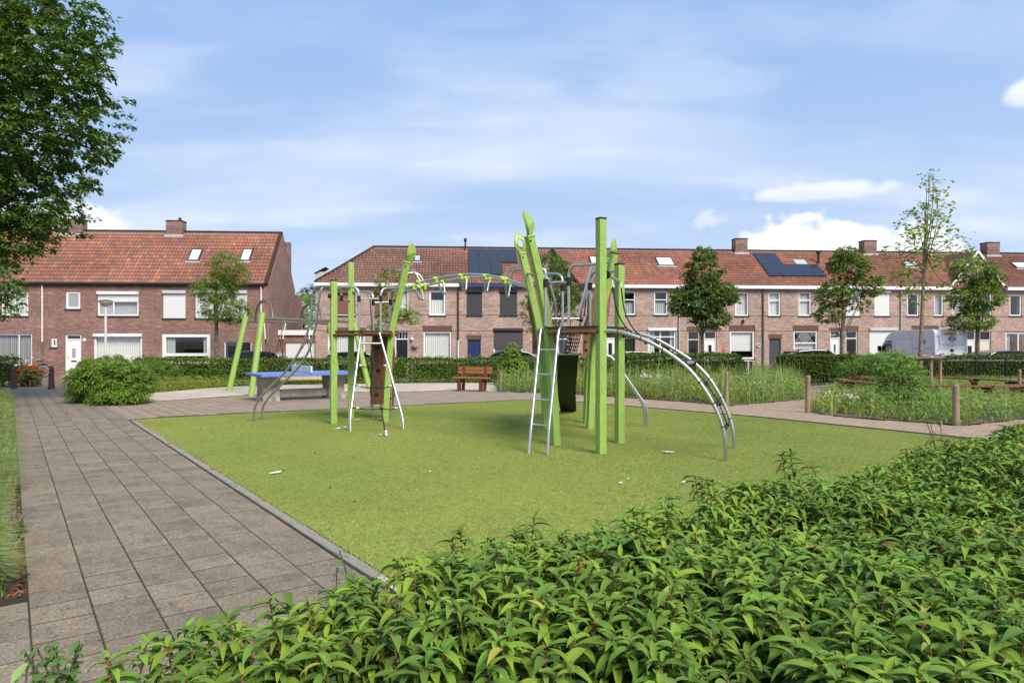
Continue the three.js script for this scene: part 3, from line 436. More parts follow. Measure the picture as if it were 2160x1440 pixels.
const house2 = dwelling('left', sB + .002, sC, { ...LEFT, label: 'dark brick house with white front door and narrow side light', openings: [
  ['window', [-0.478, 4.046, 0.364, 5.091], { w: .12, frost: true }], ['window', [1.363, 3.634, 3.758, 5.093], { w: .1, mull: [.38], curtain: 'full', cloth: M.curtainGrey, shutter: M.shutterWhite, drop: .42, boxMat: M.upvc }],
  ['window', [-1.322, 1.749, -0.982, 2.303], { w: .11 }], ['door', [-0.519, 0.054, 0.424, 2.534], { transom: .13, pane: [.3, .5, .76], paneMat: M.frost, panels: [[.08, .32]], slot: true, w: .09, label: 'white panelled door with a small arched light' }],
  ['window', [1.149, 0.775, 3.96, 2.548], { w: .11, curtain: 'full', shutter: M.upvc, drop: .08, boxMat: M.upvc, items: [[2.193 - -1.716, .42, .34], [3.048 - -1.716, .42, .34]] }]] });
chimney(house2, -2.428, -1.106, 8.7, 9.891, 3.2, .75);
part('number_plate', box(0.519 - sB, 2.119, .003, 0.697 - sB, 2.275, .02), M.white, house2.h);
const house3 = dwelling('left', sC + .002, sD, { ...LEFT, label: 'dark brick end house with closed white shutters beside the garage', openings: [
  ['window', [5.18, 3.499, 6.518, 5.167], { shutter: M.shutterWhite }], ['window', [7.077, 3.506, 10.17, 5.181], { shutter: M.shutterWhite }],
  ['window', [5.114, 0.737, 7.973, 2.579], { w: .22, curtain: 'sides', rails: [.3] }], ['window', [9.662, 0.758, 10.425, 2.119], { w: .06, curtain: 'lower', to: .5, sill: false }], ['door', [8.788, 0.037, 9.662, 2.119], { mat: M.doorSlate, pane: [.6, .45, .9] }]], newStreak: (t) => lerp(4.597, 3.995, t / 4.9) });
chimney(house3, 4.144, 5.163, 8.7, 9.877, 3.2, .7, [4.893]);
skylight(house3, [6.137, 1.981], [6.845, 3.156]); skylight(house3, [9.302, 2.021], [9.96, 3.202]);
downpipe(house3, sD - .2, .3, 5.5, M.offWhite);
{ const s = new THREE.Shape(), W = sD - sC; s.moveTo(0, -.3); s.lineTo(6.4, -.3); s.lineTo(6.4, 5.62); s.lineTo(3.2, 9.14); s.lineTo(-.0, 5.6); s.closePath(); part('gable_wall', new THREE.ExtrudeGeometry(s, { depth: .25, bevelEnabled: false }).rotateY(Math.PI / 2).translate(W + .002, 0, -.004), M.brickDark, house3.h); part('verge_tiles', merge([bar(V(W + .14, 5.62, .16), V(W + .14, 9.26, -3.2), .2, .07, .01), bar(V(W + .14, 9.26, -3.2), V(W + .14, 5.62, -6.5), .2, .07, .01)]), M.ridge, house3.roof); part('rear_chimney', box(W - .6, 6.5, -5.6, W + .2, 8.9, -5.0), M.chimney, house3.roof); part('rear_annexe', box(W - 4, -.3, -8.6, W + .22, 5.4, -6.42), M.brickDark, house3.h); }

// the garage between the two terraces
{
  const b = rowPoint(ROW.left, sD + .3, 0, 2.2), W = 3.35, g = thing('garage', 'flat roofed brick garage with white door between the terraces', 'garage', b.x, b.y, b.z, ROW.left.turn);
  const s = new THREE.Shape(); s.moveTo(-.05, -.3); s.lineTo(W, -.3); s.lineTo(W, 2.55); s.lineTo(-.05, 2.55); const p = new THREE.Path(); p.moveTo(.36, -.2); p.lineTo(.36, 2.05); p.lineTo(W - .42, 2.05); p.lineTo(W - .42, -.2); s.holes.push(p);
  part('wall', new THREE.ExtrudeGeometry(s, { depth: .2, bevelEnabled: false }).translate(0, 0, -.2), M.brickDark, g); part('side_wall', box(W - .2, -.3, -5, W, 2.55, -.202), M.brickDark, g);
  part('fascia', box(-.08, 2.5, .004, W + .05, 2.82, .14), M.white, g); part('roof', box(-.08, 2.56, -5, W + .05, 2.68, .003), M.slate, g);
  const d = part('garage_door', box(.38, -.15, -.14, W - .44, 2.03, -.1), M.shutterWhite, g); part('handle', box(W / 2 - .06, .9, -.099, W / 2 + .06, .96, -.07), M.black, d);
}

// the long pale brick terrace on the right
const RG = 'dwellings of the pale brick terrace', RIGHT = { name: 'terraced_house', eave: 5.95, ridge: 8.75, ridgeBack: 3.6, ov: .25, deep: 7.4, brick: M.brickPink, fascia: M.white, group: RG, bands: [2.846, 3.89], plinth: .5 };
const e = [665, 822, 968, 1116, 1240, 1434, 1611, 1779, 1902, 1992, 2120, 2420], st = e.map((u) => 0);
[0, 4.745, 9.23, 13.85, 17.779, 24.035, 29.862, 35.5, 39.698, 42.806, 47.283, 58.042].forEach((s, i) => st[i] = s);
const up = { w: .085 }, LT = .38;
const h1 = dwelling('right', st[0], st[1], { ...RIGHT, hip: 3.3, tone: [.72, .85, .95], label: 'pale brick corner house with hipped roof and rust red shutters', openings: [
  ['window', [1.382, 3.836, 2.529, 5.431], { shutter: M.shutterRust, drop: .95 }], ['window', [3.771, 3.843, 4.623, 5.444], { shutter: M.shutterRust }], ['window', [0.78, 1.015, 3.165, 2.671], { w: .12, curtain: 'full', lintel: LT, mull: [.6] }]] });
part('side_wall', box(-.001, -.3, -7.4, .25, 5.9, -.262), M.brickPink, h1.h);
{ const q = part('dormer', box(-.1, 5.96, -1.4, .55, 6.7, -.5), M.lead, h1.roof); part('dormer_roof', rbox(.85, .06, 1.1, .01).rotateZ(.5).translate(.2, 6.78, -.95), M.slate, q); }
const h2 = dwelling('right', st[1] + .002, st[2], { ...RIGHT, tone: [.75, .86, .95], label: 'pale brick house with dark green leaded front door', openings: [
  ['window', [5.172, 3.878, 5.967, 5.483], { ...up, curtain: 'lower', to: .9 }], ['window', [7.286, 3.854, 8.365, 5.496], { w: .12, curtain: 'lower', to: .62, cloth: M.curtain }], ['door', [5.081, 0.545, 5.967, 2.798], { mat: M.doorGreen, transom: .22, bars: true, pane: [.62, .36, .9], grille: true, slot: true, label: 'dark green door with a leaded arched light' }], ['window', [6.918, 1.004, 8.735, 2.801], { w: .09, curtain: 'full', lintel: LT }]] });
skylight(h2, [6.148, 2.688], [6.654, 3.558], M.lead);
downpipe(h2, st[2] - .05, .2, 5.8, plain(0x3f2f2a, .6), [2.212, M.offWhite]);
part('wall_planter', new THREE.SphereGeometry(.2, 12, 8, 0, 6.3, 1.5, 1.6).scale(1, 1.1, .8).translate(6.381 - st[1], 1.903, .14), M.brickPink, h2.h); part('wall_lamp', new THREE.SphereGeometry(.1, 12, 8).translate(6.181 - st[1], 2.304, .12), M.white, h2.h);
const h3 = dwelling('right', st[2] + .002, st[3], { ...RIGHT, fascia: M.fasciaBlue, tone: [.9, .9, .9], label: 'pale brick house with solar panels, blue fascia and black shutters', openings: [
  ['window', [9.726, 3.861, 10.752, 5.541], { shutter: M.shutterDark }], ['window', [11.906, 3.868, 13.065, 5.555], { shutter: M.shutterDark }], ['door', [9.788, 0.283, 10.658, 2.274], { mat: M.doorBlue, frame: M.doorBlue, boards: true, lintel: .3, label: 'dark blue boarded door' }], ['window', [11.5, 0.994, 13.442, 3.025], { w: .1, mull: [.5], curtain: 'lower', to: .9, shutter: M.shutterBrown, drop: .66 }]] });
{ const A = [9.878, 2.626], B = [13.253, 4.449], n = 5, w = (B[0] - A[0]) / n; for (let i = 0; i < n; i++) onSlope(h3, 'solar_panel', A[0] + i * w + .008, A[1], A[0] + (i + 1) * w - .008, B[1], .1, .14, M.solar); const C = [9.89, 0.976]; for (let i = 0; i < 3; i++) onSlope(h3, 'solar_panel', A[0] + i * w * 1.12 + .008, C[1], A[0] + (i + 1) * w * 1.12 - .008, A[1] - .02, .1, .14, M.solar); }
part('vent_pipe', merge([rod(V(.45, 8.2, -3.3), V(.45, 9.3, -3.3), .06), rod(V(.45, 9.2, -3.3), V(.45, 9.4, -3.3), .11)]), M.slate, h3.roof);
const h4 = dwelling('right', st[3] + .002, st[4], { ...RIGHT, fascia: M.darkBoard, gable: { x0: 13.567, x1: 17.174, top: 8.24, verge: M.darkBoard }, label: 'pale brick house with an ivy grown cross gable', openings: [
  ['window', [14.922, 3.908, 15.935, 5.729], { ...up, curtain: 'lower' }], ['door', [15.776, 0.515, 16.506, 2.81], { mat: M.doorSlate, transom: .22 }]] });
const h5 = dwelling('right', st[4] + .002, st[5], { ...RIGHT, tone: [1.05, 1, .95], label: 'pale brick house with dark green door and white shutter box', openings: [
  ['window', [20.15, 3.924, 21.019, 5.508], { ...up, rails: [.64], curtain: 'lower', to: .55, cloth: M.curtainGrey }], ['window', [22.28, 3.931, 23.221, 5.52], { ...up, rails: [.64], curtain: 'lower', to: .55, cloth: M.curtainGrey }], ['door', [18.93, 0.506, 19.7, 2.814], { transom: .2, pane: [.4, .4, .85] }], ['door', [20.15, 0.249, 20.987, 2.308], { mat: M.doorGreen, frame: M.doorGreen, boards: true, lintel: .3 }], ['window', [21.859, 0.973, 23.774, 3.04], { w: .1, mull: [.45], rails: [.72], curtain: 'sides', cloth: M.curtain, shutter: M.upvc, drop: .06, boxMat: M.upvc }]] });
skylight(h5, [18.33, 2.581], [19.374, 3.608]); skylight(h5, [23.076, 2.4], [24.286, 3.567]);
downpipe(h5, st[5] - .05, .2, 5.8, M.lead);
const h6 = dwelling('right', st[5] + .002, st[6], { ...RIGHT, tone: [1, .96, .95], label: 'pale brick house with two doors and a large blind window', openings: [
  ['window', [24.557, 3.906, 25.473, 5.501], { ...up, curtain: 'lower' }], ['window', [27.873, 3.883, 28.833, 5.488], { ...up, curtain: 'full' }], ['door', [24.59, 0.426, 25.407, 2.852], { mat: M.doorDark, transom: .24, pane: [.5, .4, .85], lintel: .3, frame: M.cream }], ['door', [25.735, 0.423, 26.588, 2.854], { transom: .22, pane: [.32, .3, .8], lintel: .3 }], ['window', [27.51, 0.962, 29.231, 2.872], { w: .11, curtain: 'blind', from: .28, lintel: LT }]] });
chimney(h6, 29.266, 30.159, 8.3, 9.591, 3.6, .75);
downpipe(h6, st[6] - .05, .2, 5.8, plain(0x5b5a56, .6));
part('wall_ornament', new THREE.TorusGeometry(.1, .035, 8, 18).translate(29.496 - st[5], 1.893, .04), M.cream, h6.h); part('wall_lamp', rbox(.14, .26, .12, .03).translate(28.402 - st[5], 3.498, .08), M.black, h6.h);
const h7 = dwelling('right', st[6] + .002, st[7], { ...RIGHT, tone: [1.06, 1, .96], label: 'pale brick house with slate blue side door and lattice window', openings: [
  ['window', [30.211, 3.89, 31.061, 5.501], { ...up, rails: [.66], curtain: 'full', folds: 6 }], ['window', [32.332, 3.896, 33.239, 5.514], { ...up, rails: [.66], curtain: 'full', folds: 6 }], ['door', [30.261, 0.087, 31.094, 2.343], { mat: M.doorSlate, frame: M.doorSlate, boards: true, lintel: .3 }], ['window', [31.98, 0.953, 33.676, 2.878], { w: .1, rails: [.57], curtain: 'lower', to: .55, lintel: LT }], ['door', [34.587, 0.397, 35.331, 2.88], { transom: .2, pane: [.2, .5, .8], lintel: .2 }]] });
{ const [x0, y0, x1, y1] = [31.98, 2.021, 33.676, 2.878], gs = [], w = x1 - x0 - .2, hgt = y1 - y0 - .14; for (let i = -4; i < 9; i++) for (const k of [1, -1]) { const a = x0 + .1 + w * i / 9, b = a + k * hgt * .8, lo = x0 + .1, hi = x1 - .1; if (Math.min(a, b) < lo || Math.max(a, b) > hi) continue; gs.push(bar(V(a - st[6], y0 + .06, -.085), V(b - st[6], y0 + .06 + hgt, -.085), .02, .01, .001)); } part('lattice', merge(gs), M.offWhite, h7.h); }
{ const A = [30.466, 1.026], B = [34.634, 1.085], C = [30.356, 2.659], w = (B[0] - A[0]) / 5; for (let i = 0; i < 5; i++) onSlope(h7, 'solar_panel', A[0] + .05 + i * w + .008, A[1] + .05, A[0] + .05 + (i + 1) * w - .008, C[1], .1, .14, M.solar); for (let i = 0; i < 2; i++) onSlope(h7, 'solar_panel', A[0] + .05 + i * w + .008, C[1] + .02, A[0] + .05 + (i + 1) * w - .008, C[1] + 1.62, .1, .14, M.solar); }
onSlope(h7, 'roof_window', 33.186, 2.776, 34.015, 3.408, .03, .1, M.lead); { const c = h7.onRoof(34.904, 3.011, .1); part('vent_pipe', merge([rod(V(c.x, c.y - .1, c.z), V(c.x, c.y + .7, c.z), .09), rod(V(c.x, c.y + .62, c.z), V(c.x, c.y + .8, c.z), .15)]), M.slate, h7.roof); }
const h8 = dwelling('right', st[7] + .002, st[8], { ...RIGHT, tone: [1, .98, .98], label: 'pale brick house with all its white shutters down', openings: [
  ['window', [35.704, 3.907, 36.723, 5.631], { shutter: M.shutterWhite }], ['window', [37.745, 3.913, 38.874, 5.643], { shutter: M.shutterWhite }], ['door', [35.704, 0.394, 36.553, 2.882], { mat: M.doorDark, transom: .21, pane: [.72, .3, .92], grille: true, lintel: .34, frame: M.upvc }], ['window', [37.404, 0.942, 39.388, 3.064], { w: .1, shutter: M.shutterWhite }]] });
chimney(h8, 39.043, 40, 8.3, 9.566, 3.6, .75);
downpipe(h8, st[8] - .05, .2, 5.8, M.lead);
const h9 = dwelling('right', st[8] + .002, st[9], { ...RIGHT, tone: [.95, .95, .98], label: 'pale brick house behind the white van', openings: [
  ['window', [40.127, 3.919, 40.989, 5.459], { ...up, curtain: 'sides' }], ['window', [42.113, 3.925, 42.772, 5.47], { ...up, curtain: 'full', cloth: M.curtainGrey }], ['window', [40.489, 0.936, 42.39, 2.872], { w: .1, curtain: 'full', lintel: LT }]] });
skylight(h9, [41.267, 2.577], [42.313, 3.284]);
const h10 = dwelling('right', st[9] + .002, st[10], { ...RIGHT, gable: { x0: 43.188, x1: 47.178, top: 8.39, verge: M.white }, label: 'brick house with a white edged cross gable behind the last tree', openings: [
  ['window', [45.457, 3.935, 46.333, 5.456], { ...up, curtain: 'sides' }], ['window', [43.432, 3.929, 44.268, 5.444], { ...up, curtain: 'full' }], ['door', [44.338, 0.368, 45.176, 2.876], { transom: .25, pane: [.5, .34, .8], label: 'white door with a dark arched light' }], ['door', [45.457, 0.365, 46.298, 2.877], { mat: M.cream, frame: M.cream, transom: .25, transomPane: M.darkPane }]] });
chimney(h10, 48.67, 49.656, 8.3, 9.535, 3.6, .75);
const h11 = dwelling('right', st[10] + .002, st[11], { ...RIGHT, tone: [.8, .8, .84], label: 'brick house at the right end with a dark bay window', openings: [
  ['window', [47.671, 3.942, 48.555, 5.435], { ...up, curtain: 'sides' }], ['window', [47.354, 0.922, 49.334, 2.814], { w: .12, mull: [.5], curtain: 'sides', frame: M.offWhite }], ['window', [51.184, 3.952, 52.114, 5.454], { ...up, curtain: 'full' }]] });
skylight(h11, [49.752, 2.514], [51.33, 3.378]);

// ---------- the climbing frame: two towers joined by an arched overhead bridge ----------
{
  const g = thing('climbing_frame', 'lime green climbing frame of two towers joined by an arched overhead bridge', 'climbing frame', 0, 0, -11.5);
  const at = (name, geo, mat, parent = g) => wpart(name, geo, mat, parent, g);
  // a ribbed square tube swept along points
  const ring = (() => { const h = .0575, side = [[-.046, 0], [-.03, 0], [-.026, .004], [-.014, .004], [-.01, 0], [.01, 0], [.014, .004], [.026, .004], [.03, 0], [.046, 0], [.054, .0035]], out = []; for (let k = 0; k < 4; k++) { const c = Math.cos(k * Math.PI / 2), s = Math.sin(k * Math.PI / 2); for (const [t, d] of side) { const x = t, y = -h + d; out.push([x * c - y * s, x * s + y * c]); } } return out; })();
  const postGeo = (pts, spin) => {
    const P = pts.length > 2 ? new THREE.CatmullRomCurve3(pts, false, 'centripetal').getPoints(14) : pts, n = ring.length, pos = [], idx = [], uv = []; let len = 0;
    P.forEach((p, i) => { const t = (P[i + 1] ?? p).clone().sub(P[i - 1] ?? p).normalize(), X = V(Math.cos(spin), 0, -Math.sin(spin)); X.addScaledVector(t, -X.dot(t)).normalize(); const Z = V().crossVectors(X, t); if (i) len += p.distanceTo(P[i - 1]); for (const [a, b] of ring) { pos.push(p.x + X.x * a + Z.x * b, p.y + X.y * a + Z.y * b, p.z + X.z * a + Z.z * b); uv.push(a + b, len); } });
    for (let i = 0; i < P.length - 1; i++) for (let k = 0; k < n; k++) { const a = i * n + k, b = i * n + (k + 1) % n; idx.push(a, a + n, b, b, a + n, b + n); }
    const q = new THREE.BufferGeometry(); q.setAttribute('position', new THREE.Float32BufferAttribute(pos, 3)); q.setAttribute('uv', new THREE.Float32BufferAttribute(uv, 2)); q.setIndex(idx); return toCreasedNormals(q, .5);
  };
  const aim = (geo, dir, p) => geo.applyQuaternion(new THREE.Quaternion().setFromUnitVectors(V(0, 1, 0), dir.clone().normalize())).translate(p.x, p.y, p.z);
  const blade = (b, dir, face, len, eye) => { const s = new THREE.Shape(); s.moveTo(-.05, 0); s.bezierCurveTo(-.055, len * .2, -.11, len * .3, -.105, len * .48); s.bezierCurveTo(-.095, len * .75, -.04, len * .97, 0, len); s.bezierCurveTo(.04, len * .97, .1, len * .7, .105, len * .45); s.bezierCurveTo(.11, len * .28, .055, len * .2, .05, 0); s.closePath(); if (eye) { const q = new THREE.Path(); q.absellipse(.003, len * .47, .048, .085, 0, 6.2832, true, 0); s.holes.push(q); } const geo = new THREE.ExtrudeGeometry(s, { depth: .03, bevelEnabled: true, bevelSize: .01, bevelThickness: .01, bevelSegments: 2, curveSegments: 16 }).translate(0, 0, -.015), p = geo.attributes.position; for (let i = 0; i < p.count; i++) { const t = clamp(p.getY(i) / len); p.setZ(i, p.getZ(i) + Math.sin(t * Math.PI) * .05); } geo.computeVertexNormals(); const Y = dir.clone().normalize(), X = V().crossVectors(Y, face).normalize(), Z = V().crossVectors(X, Y); return geo.applyMatrix4(new THREE.Matrix4().makeBasis(X, Y, Z)).translate(b.x, b.y, b.z); };
  const leaning = (pts, spin, face, len, eye) => { const b = pts.at(-1), d = b.clone().sub(pts.at(-2)).normalize(), m = at('post', postGeo(pts, spin), M.green); if (len) { at('collar', aim(rbox(.135, .035, .135, .014).rotateY(spin), d, b), M.green, m); at('leaf_blade', blade(b, d, face, len, eye), M.green, m); at('bolt', new THREE.SphereGeometry(.014, 8, 6).translate(b.x - d.x * .07, b.y - .07, b.z + .066), M.black, m); } else at('post_cap', aim(rbox(.122, .03, .122, .012).rotateY(spin), d, b), M.black, m); return m; };
  const upright = (x, z, top, spin) => { const m = at('post', postGeo([V(x, gy(z) - .05, z), V(x, top, z)], spin), M.green); at('post_cap', rbox(.122, .03, .122, .012).rotateY(spin).translate(x, top + .012, z), M.black, m); return m; };
  const sleeve = (p, dir = V(0, 1, 0), len = .1, r = .034, parent = g) => at('joint_sleeve', rod(p.clone().addScaledVector(dir, -len / 2), p.clone().addScaledVector(dir, len / 2), r, r, 12), M.black, parent);
  const rope = (name, pts, r = .009, parent = g) => at(name, smooth(pts, r, 18, 6), M.rope, parent);
  const knob = (p, parent, r = .028) => at('rope_knob', new THREE.SphereGeometry(r, 10, 8).translate(p.x, p.y, p.z), M.black, parent);
  const T = .021;
  // --- right tower ---
  upright(1.224, -9.378, 3.224, .5); upright(1.637, -10.381, 2.711, .5);
  leaning([V(0.655, -0.04, -10.145), V(0.543, 1.691, -10.15), V(0.442, 2.286, -10.1), V(0.257, 3.085, -10)], .5, V(.85, .2, .5), .36);
  leaning([V(0.615, -0.04, -12.13), V(0.489, 1.718, -12.13), V(0.362, 2.325, -12.13), V(0.185, 3.108, -12.13)], .2, V(.15, 0, 1), .38, true);
  leaning([V(1.374, -0.04, -12.065), V(1.474, 1.718, -12.06), V(1.617, 2.283, -12), V(1.793, 3.087, -11.9)], .35);
  leaning([V(1.407, -0.04, -12.902), V(1.496, 1.729, -12.9), V(1.618, 2.35, -12.8), V(1.799, 3.085, -12.7)], .35, V(.85, .1, .5), .38);
  const deckPoly = [[.5, 10.08], [1.16, 9.3], [1.75, 10.35], [1.5, 12.15], [.46, 12.2]], deck = (poly, y, n = 'platform') => { const s = new THREE.Shape(poly.map(([x, d]) => new THREE.Vector2(x, d))); const m = at(n, new THREE.ExtrudeGeometry(s, { depth: .022, bevelEnabled: false }).rotateX(-Math.PI / 2).translate(0, y, 0), M.deck); poly.forEach(([x, d], i) => { const [a, b] = poly[(i + 1) % poly.length]; at('platform_edge', bar(V(lerp(x, a, .03), y - .05, -lerp(d, b, .03)), V(lerp(x, a, .97), y - .05, -lerp(d, b, .97)), .03, .075, .006), M.deckEdge, m); for (const f of [.2, .5, .8]) at('bolt', new THREE.SphereGeometry(.013, 8, 6).translate(lerp(x, a, f), y - .06, -lerp(d, b, f) + .03), M.black, m); }); return m; };
  deck(deckPoly, 1.745);
  {   // steel ladder
    const L = [V(0.229, -0.04, -9.418), V(0.264, 0.33, -9.5), V(0.408, 1.633, -9.95), V(0.424, 1.744, -10), V(0.552, 1.77, -10.2)], Rr = [V(0.482, -0.04, -9.261), V(0.505, 0.351, -9.33), V(0.657, 1.631, -9.75), V(0.681, 1.741, -9.8), V(0.806, 1.765, -10)];
    const lad = at('ladder', merge([pipe(L, .022, .07), pipe(Rr, .022, .07)]), M.steel);
    const on = (P, v) => { const f = (v - 957) / (708 - 957), a = P[0], b = P[2]; return a.clone().lerp(b, f); };
    for (const v of [893, 842, 790, 738]) at('rung', rod(on(L, v), on(Rr, v), .017), M.steel, lad);
  }
  for (const [pts, sl] of [[[V(0.496, 1.78, -10.05), V(0.496, 2.625, -10.05), V(0.323, 2.63, -10.1)], V(0.496, 2.408, -10.05)], [[V(0.847, 1.811, -11.4), V(0.847, 2.682, -11.4), V(0.268, 2.747, -12.05)], V(0.847, 2.453, -11.4)], [[V(0.81, 1.773, -9.72), V(0.81, 2.637, -9.72), V(1.188, 2.614, -9.4)], V(0.81, 2.401, -9.72)], [[V(1.26, 1.802, -11), V(1.26, 2.665, -11), V(1.611, 2.619, -10.4)], V(1.26, 2.436, -11)]]) { const m = at('handrail', pipe(pts, T, .16), M.steel); sleeve(sl, V(0, 1, 0), .12, .036, m); }
  { const m = at('grab_bar', rod(V(0.503, 2.408, -10.05), V(0.863, 2.547, -11.4), .017), M.steel); sleeve(V(0.538, 2.421, -10.2), V(.5, 0, -1).normalize(), .07, .026, m); at('grab_bar', rod(V(0.81, 2.401, -9.72), V(0.848, 2.514, -11.2), .017), M.steel); }
  { const m = at('grab_bar', rod(V(1.261, 2.479, -9.36), V(1.658, 2.458, -10.38), .021), M.steel); sleeve(V(1.306, 2.475, -9.45), V(.5, 0, -1).normalize(), .05, .06, m); sleeve(V(1.7, 2.458, -10.46), V(.5, 0, -1).normalize(), .04, .04, m); }
  at('grab_bar', rod(V(0.591, 1.955, -12.15), V(1.203, 1.957, -12.2), .02), M.steel);
  // slanting rails over the rope exit and the panels beside it
  for (const [a, b, w] of [[V(1.432, 2.906, -12.2), V(1.182, 1.958, -12.25), .05], [V(1.503, 2.814, -12.3), V(1.273, 2.148, -12.3), .03]]) at('slanting_rail', bar(a, b, w, .05, .01), M.steel);
  at('slanting_rail', pipe([V(0.42, 2.726, -12.1), V(0.639, 2.701, -12.1), V(0.796, 2.16, -12.2), V(0.777, 1.806, -12.3)], T, .1), M.steel); at('slanting_rail', pipe([V(1.708, 3.019, -12.3), V(1.52, 2.985, -12.3), V(1.247, 2.131, -12.3), V(1.24, 1.808, -12.4)], T, .1), M.steel);
  sleeve(V(1.199, 1.958, -12.25), V(1, -.3, 0).normalize(), .16, .04);
  const panel = (pts, D, holds) => { const s = new THREE.Shape(pts.map(([x, y]) => new THREE.Vector2(x, y))); const m = at('side_panel', new THREE.ExtrudeGeometry(s, { depth: .016, bevelEnabled: true, bevelSize: .003, bevelThickness: .003, bevelSegments: 1 }).translate(0, 0, -D), M.hpl); for (const [x, y] of holds) at('bolt', new THREE.SphereGeometry(.022, 8, 6).translate(x, y, -D + .03), M.black, m); return m; };
  panel([[.37, 1.33], [.8, 1.33], [.78, 1.8], [.63, 2.45], [.3, 2.56], [.27, 2.2], [.36, 1.8]], 12.24, [[.7, 1.5], [.66, 1.75]]);
  panel([[1.3, 1.28], [1.66, 1.28], [1.78, 2.1], [1.85, 2.9], [1.62, 2.95], [1.46, 2.3], [1.3, 1.8]], 12.5, [[1.36, 1.4], [1.35, 1.55], [1.37, 1.7], [1.42, 1.9]]);
  {   // black rope net into the rubber chute
    const net = at('climbing_net', smooth([V(1.102, 1.789, -12.3), V(1.089, 1.593, -12.45), V(1.022, 1.23, -12.8)], .011, 14, 6), M.rope);
    for (const k of [-.03, .04, .075, .11, .145, -.07]) { const o = V(k, 0, 0); rope('net_rope', [V(1.102, 1.789, -12.3).add(o), V(1.089, 1.593, -12.45).add(o), V(1.022, 1.23, -12.8).add(o)], .008, net); }
    for (const f of [.12, .24, .36, .48, .6, .72, .84]) { const p = V(1.11, 1.789, -12.3).lerp(V(1.022, 1.23, -12.8), f); at('net_rope', rod(V(p.x - .08, p.y + .02, p.z), V(p.x + .16, p.y, p.z), .008), M.rope, net); for (const k of [-.03, .04, .11]) at('net_knot', new THREE.SphereGeometry(.015, 6, 5).translate(p.x + k, p.y, p.z), M.black, net); }
    for (const k of [0, 1, 2, 3]) rope('net_rope', [V(0.752, 1.806, -12.3).add(V(k * .05, 0, 0)), V(0.789, 2.065, -12.35).add(V(k * .04, 0, 0)), V(0.854, 2.468, -11.6).add(V(k * .05, -.1, -.3))], .008, net);
    for (const [a, b] of [[V(1.288, 1.991, -12.2), V(1.33, 2.312, -12.2)], [V(1.384, 2.575, -12.3), V(1.367, 2.045, -12.3)], [V(1.296, 1.804, -12.2), V(1.373, 2.033, -12.2)]]) at('net_rope', rod(a, b, .014), M.rope, net);
    const belt = new THREE.CatmullRomCurve3([V(1.04, 1.3, -12.75), V(1.06, 1.0, -13.1), V(1.12, .55, -14), V(1.2, .2, -14.7), V(1.24, .05, -15.05), V(1.24, .02, -15.2)]).getPoints(24), s = [];
    const pos = [], idx = [], uv = []; belt.forEach((p, i) => { const w = lerp(.2, .165, i / 24); for (const [dx, dn] of [[-w, .0], [-w, -.03], [w, -.03], [w, 0]]) { const t = (belt[i + 1] ?? p).clone().sub(belt[i - 1] ?? p).normalize(), N = V(0, -t.z, t.y); pos.push(p.x + dx, p.y + N.y * dn, p.z + N.z * dn); uv.push(dx, i * .1); } });
    for (let i = 0; i < belt.length - 1; i++) for (let k = 0; k < 4; k++) { const a = i * 4 + k, b = i * 4 + (k + 1) % 4; idx.push(a, b, a + 4, b, b + 4, a + 4); }
    const bg = new THREE.BufferGeometry(); bg.setAttribute('position', new THREE.Float32BufferAttribute(pos, 3)); bg.setAttribute('uv', new THREE.Float32BufferAttribute(uv, 2)); bg.setIndex(idx); const ch = at('rubber_chute', toCreasedNormals(bg, .6), M.rubber);
    belt.forEach((p, i) => { if (i % 2 === 0) at('chute_bolt', new THREE.SphereGeometry(.013, 6, 5).translate(p.x + lerp(.2, .165, i / 24), p.y, p.z + .01), M.black, ch); });
    at('chute_bar', rod(V(.82, 1.31, -12.72), V(1.3, 1.31, -12.72), .022), M.steelDark, ch);
  }
  // sliding rails down to the right
  for (const [q, d] of [[[V(1.542, 1.304, -12.2), V(1.762, 1.304, -12.2), V(2.401, 0.388, -12.13), V(2.418, -0.04, -12.13)], 0], [[V(1.592, 1.296, -12.6), V(1.794, 1.288, -12.6), V(2.422, 0.378, -12.5), V(2.447, -0.04, -12.539)], 0]]) at('slide_rail', pipe(q, .022, .14), M.steel);
  {   // arched net ladder
    const A = [V(1.186, 1.7, -9.38), V(1.422, 1.692, -9.31), V(1.556, 1.659, -9.26), V(1.821, 1.556, -9.17), V(2.062, 1.411, -9.08), V(2.31, 1.207, -8.99), V(2.468, 1.004, -8.93), V(2.615, 0.748, -8.88), V(2.72, 0.476, -8.84), V(2.756, 0.264, -8.82), V(2.775, -0.04, -8.822)];
    const B = [V(1.607, 1.716, -10.38), V(1.813, 1.686, -10.32), V(2.103, 1.607, -10.23), V(2.392, 1.444, -10.13), V(2.686, 1.23, -10.02), V(2.888, 0.997, -9.95), V(3.039, 0.725, -9.9), V(3.143, 0.454, -9.86), V(3.188, 0.239, -9.83), V(3.202, -0.04, -9.833)];
    const CA = new THREE.CatmullRomCurve3(A, false, 'centripetal'), CB = new THREE.CatmullRomCurve3(B, false, 'centripetal');
    const m = at('arch_ladder', merge([sweep(CA.getSpacedPoints(60), .026, 12), sweep(CB.getSpacedPoints(60), .026, 12)]), M.steel);
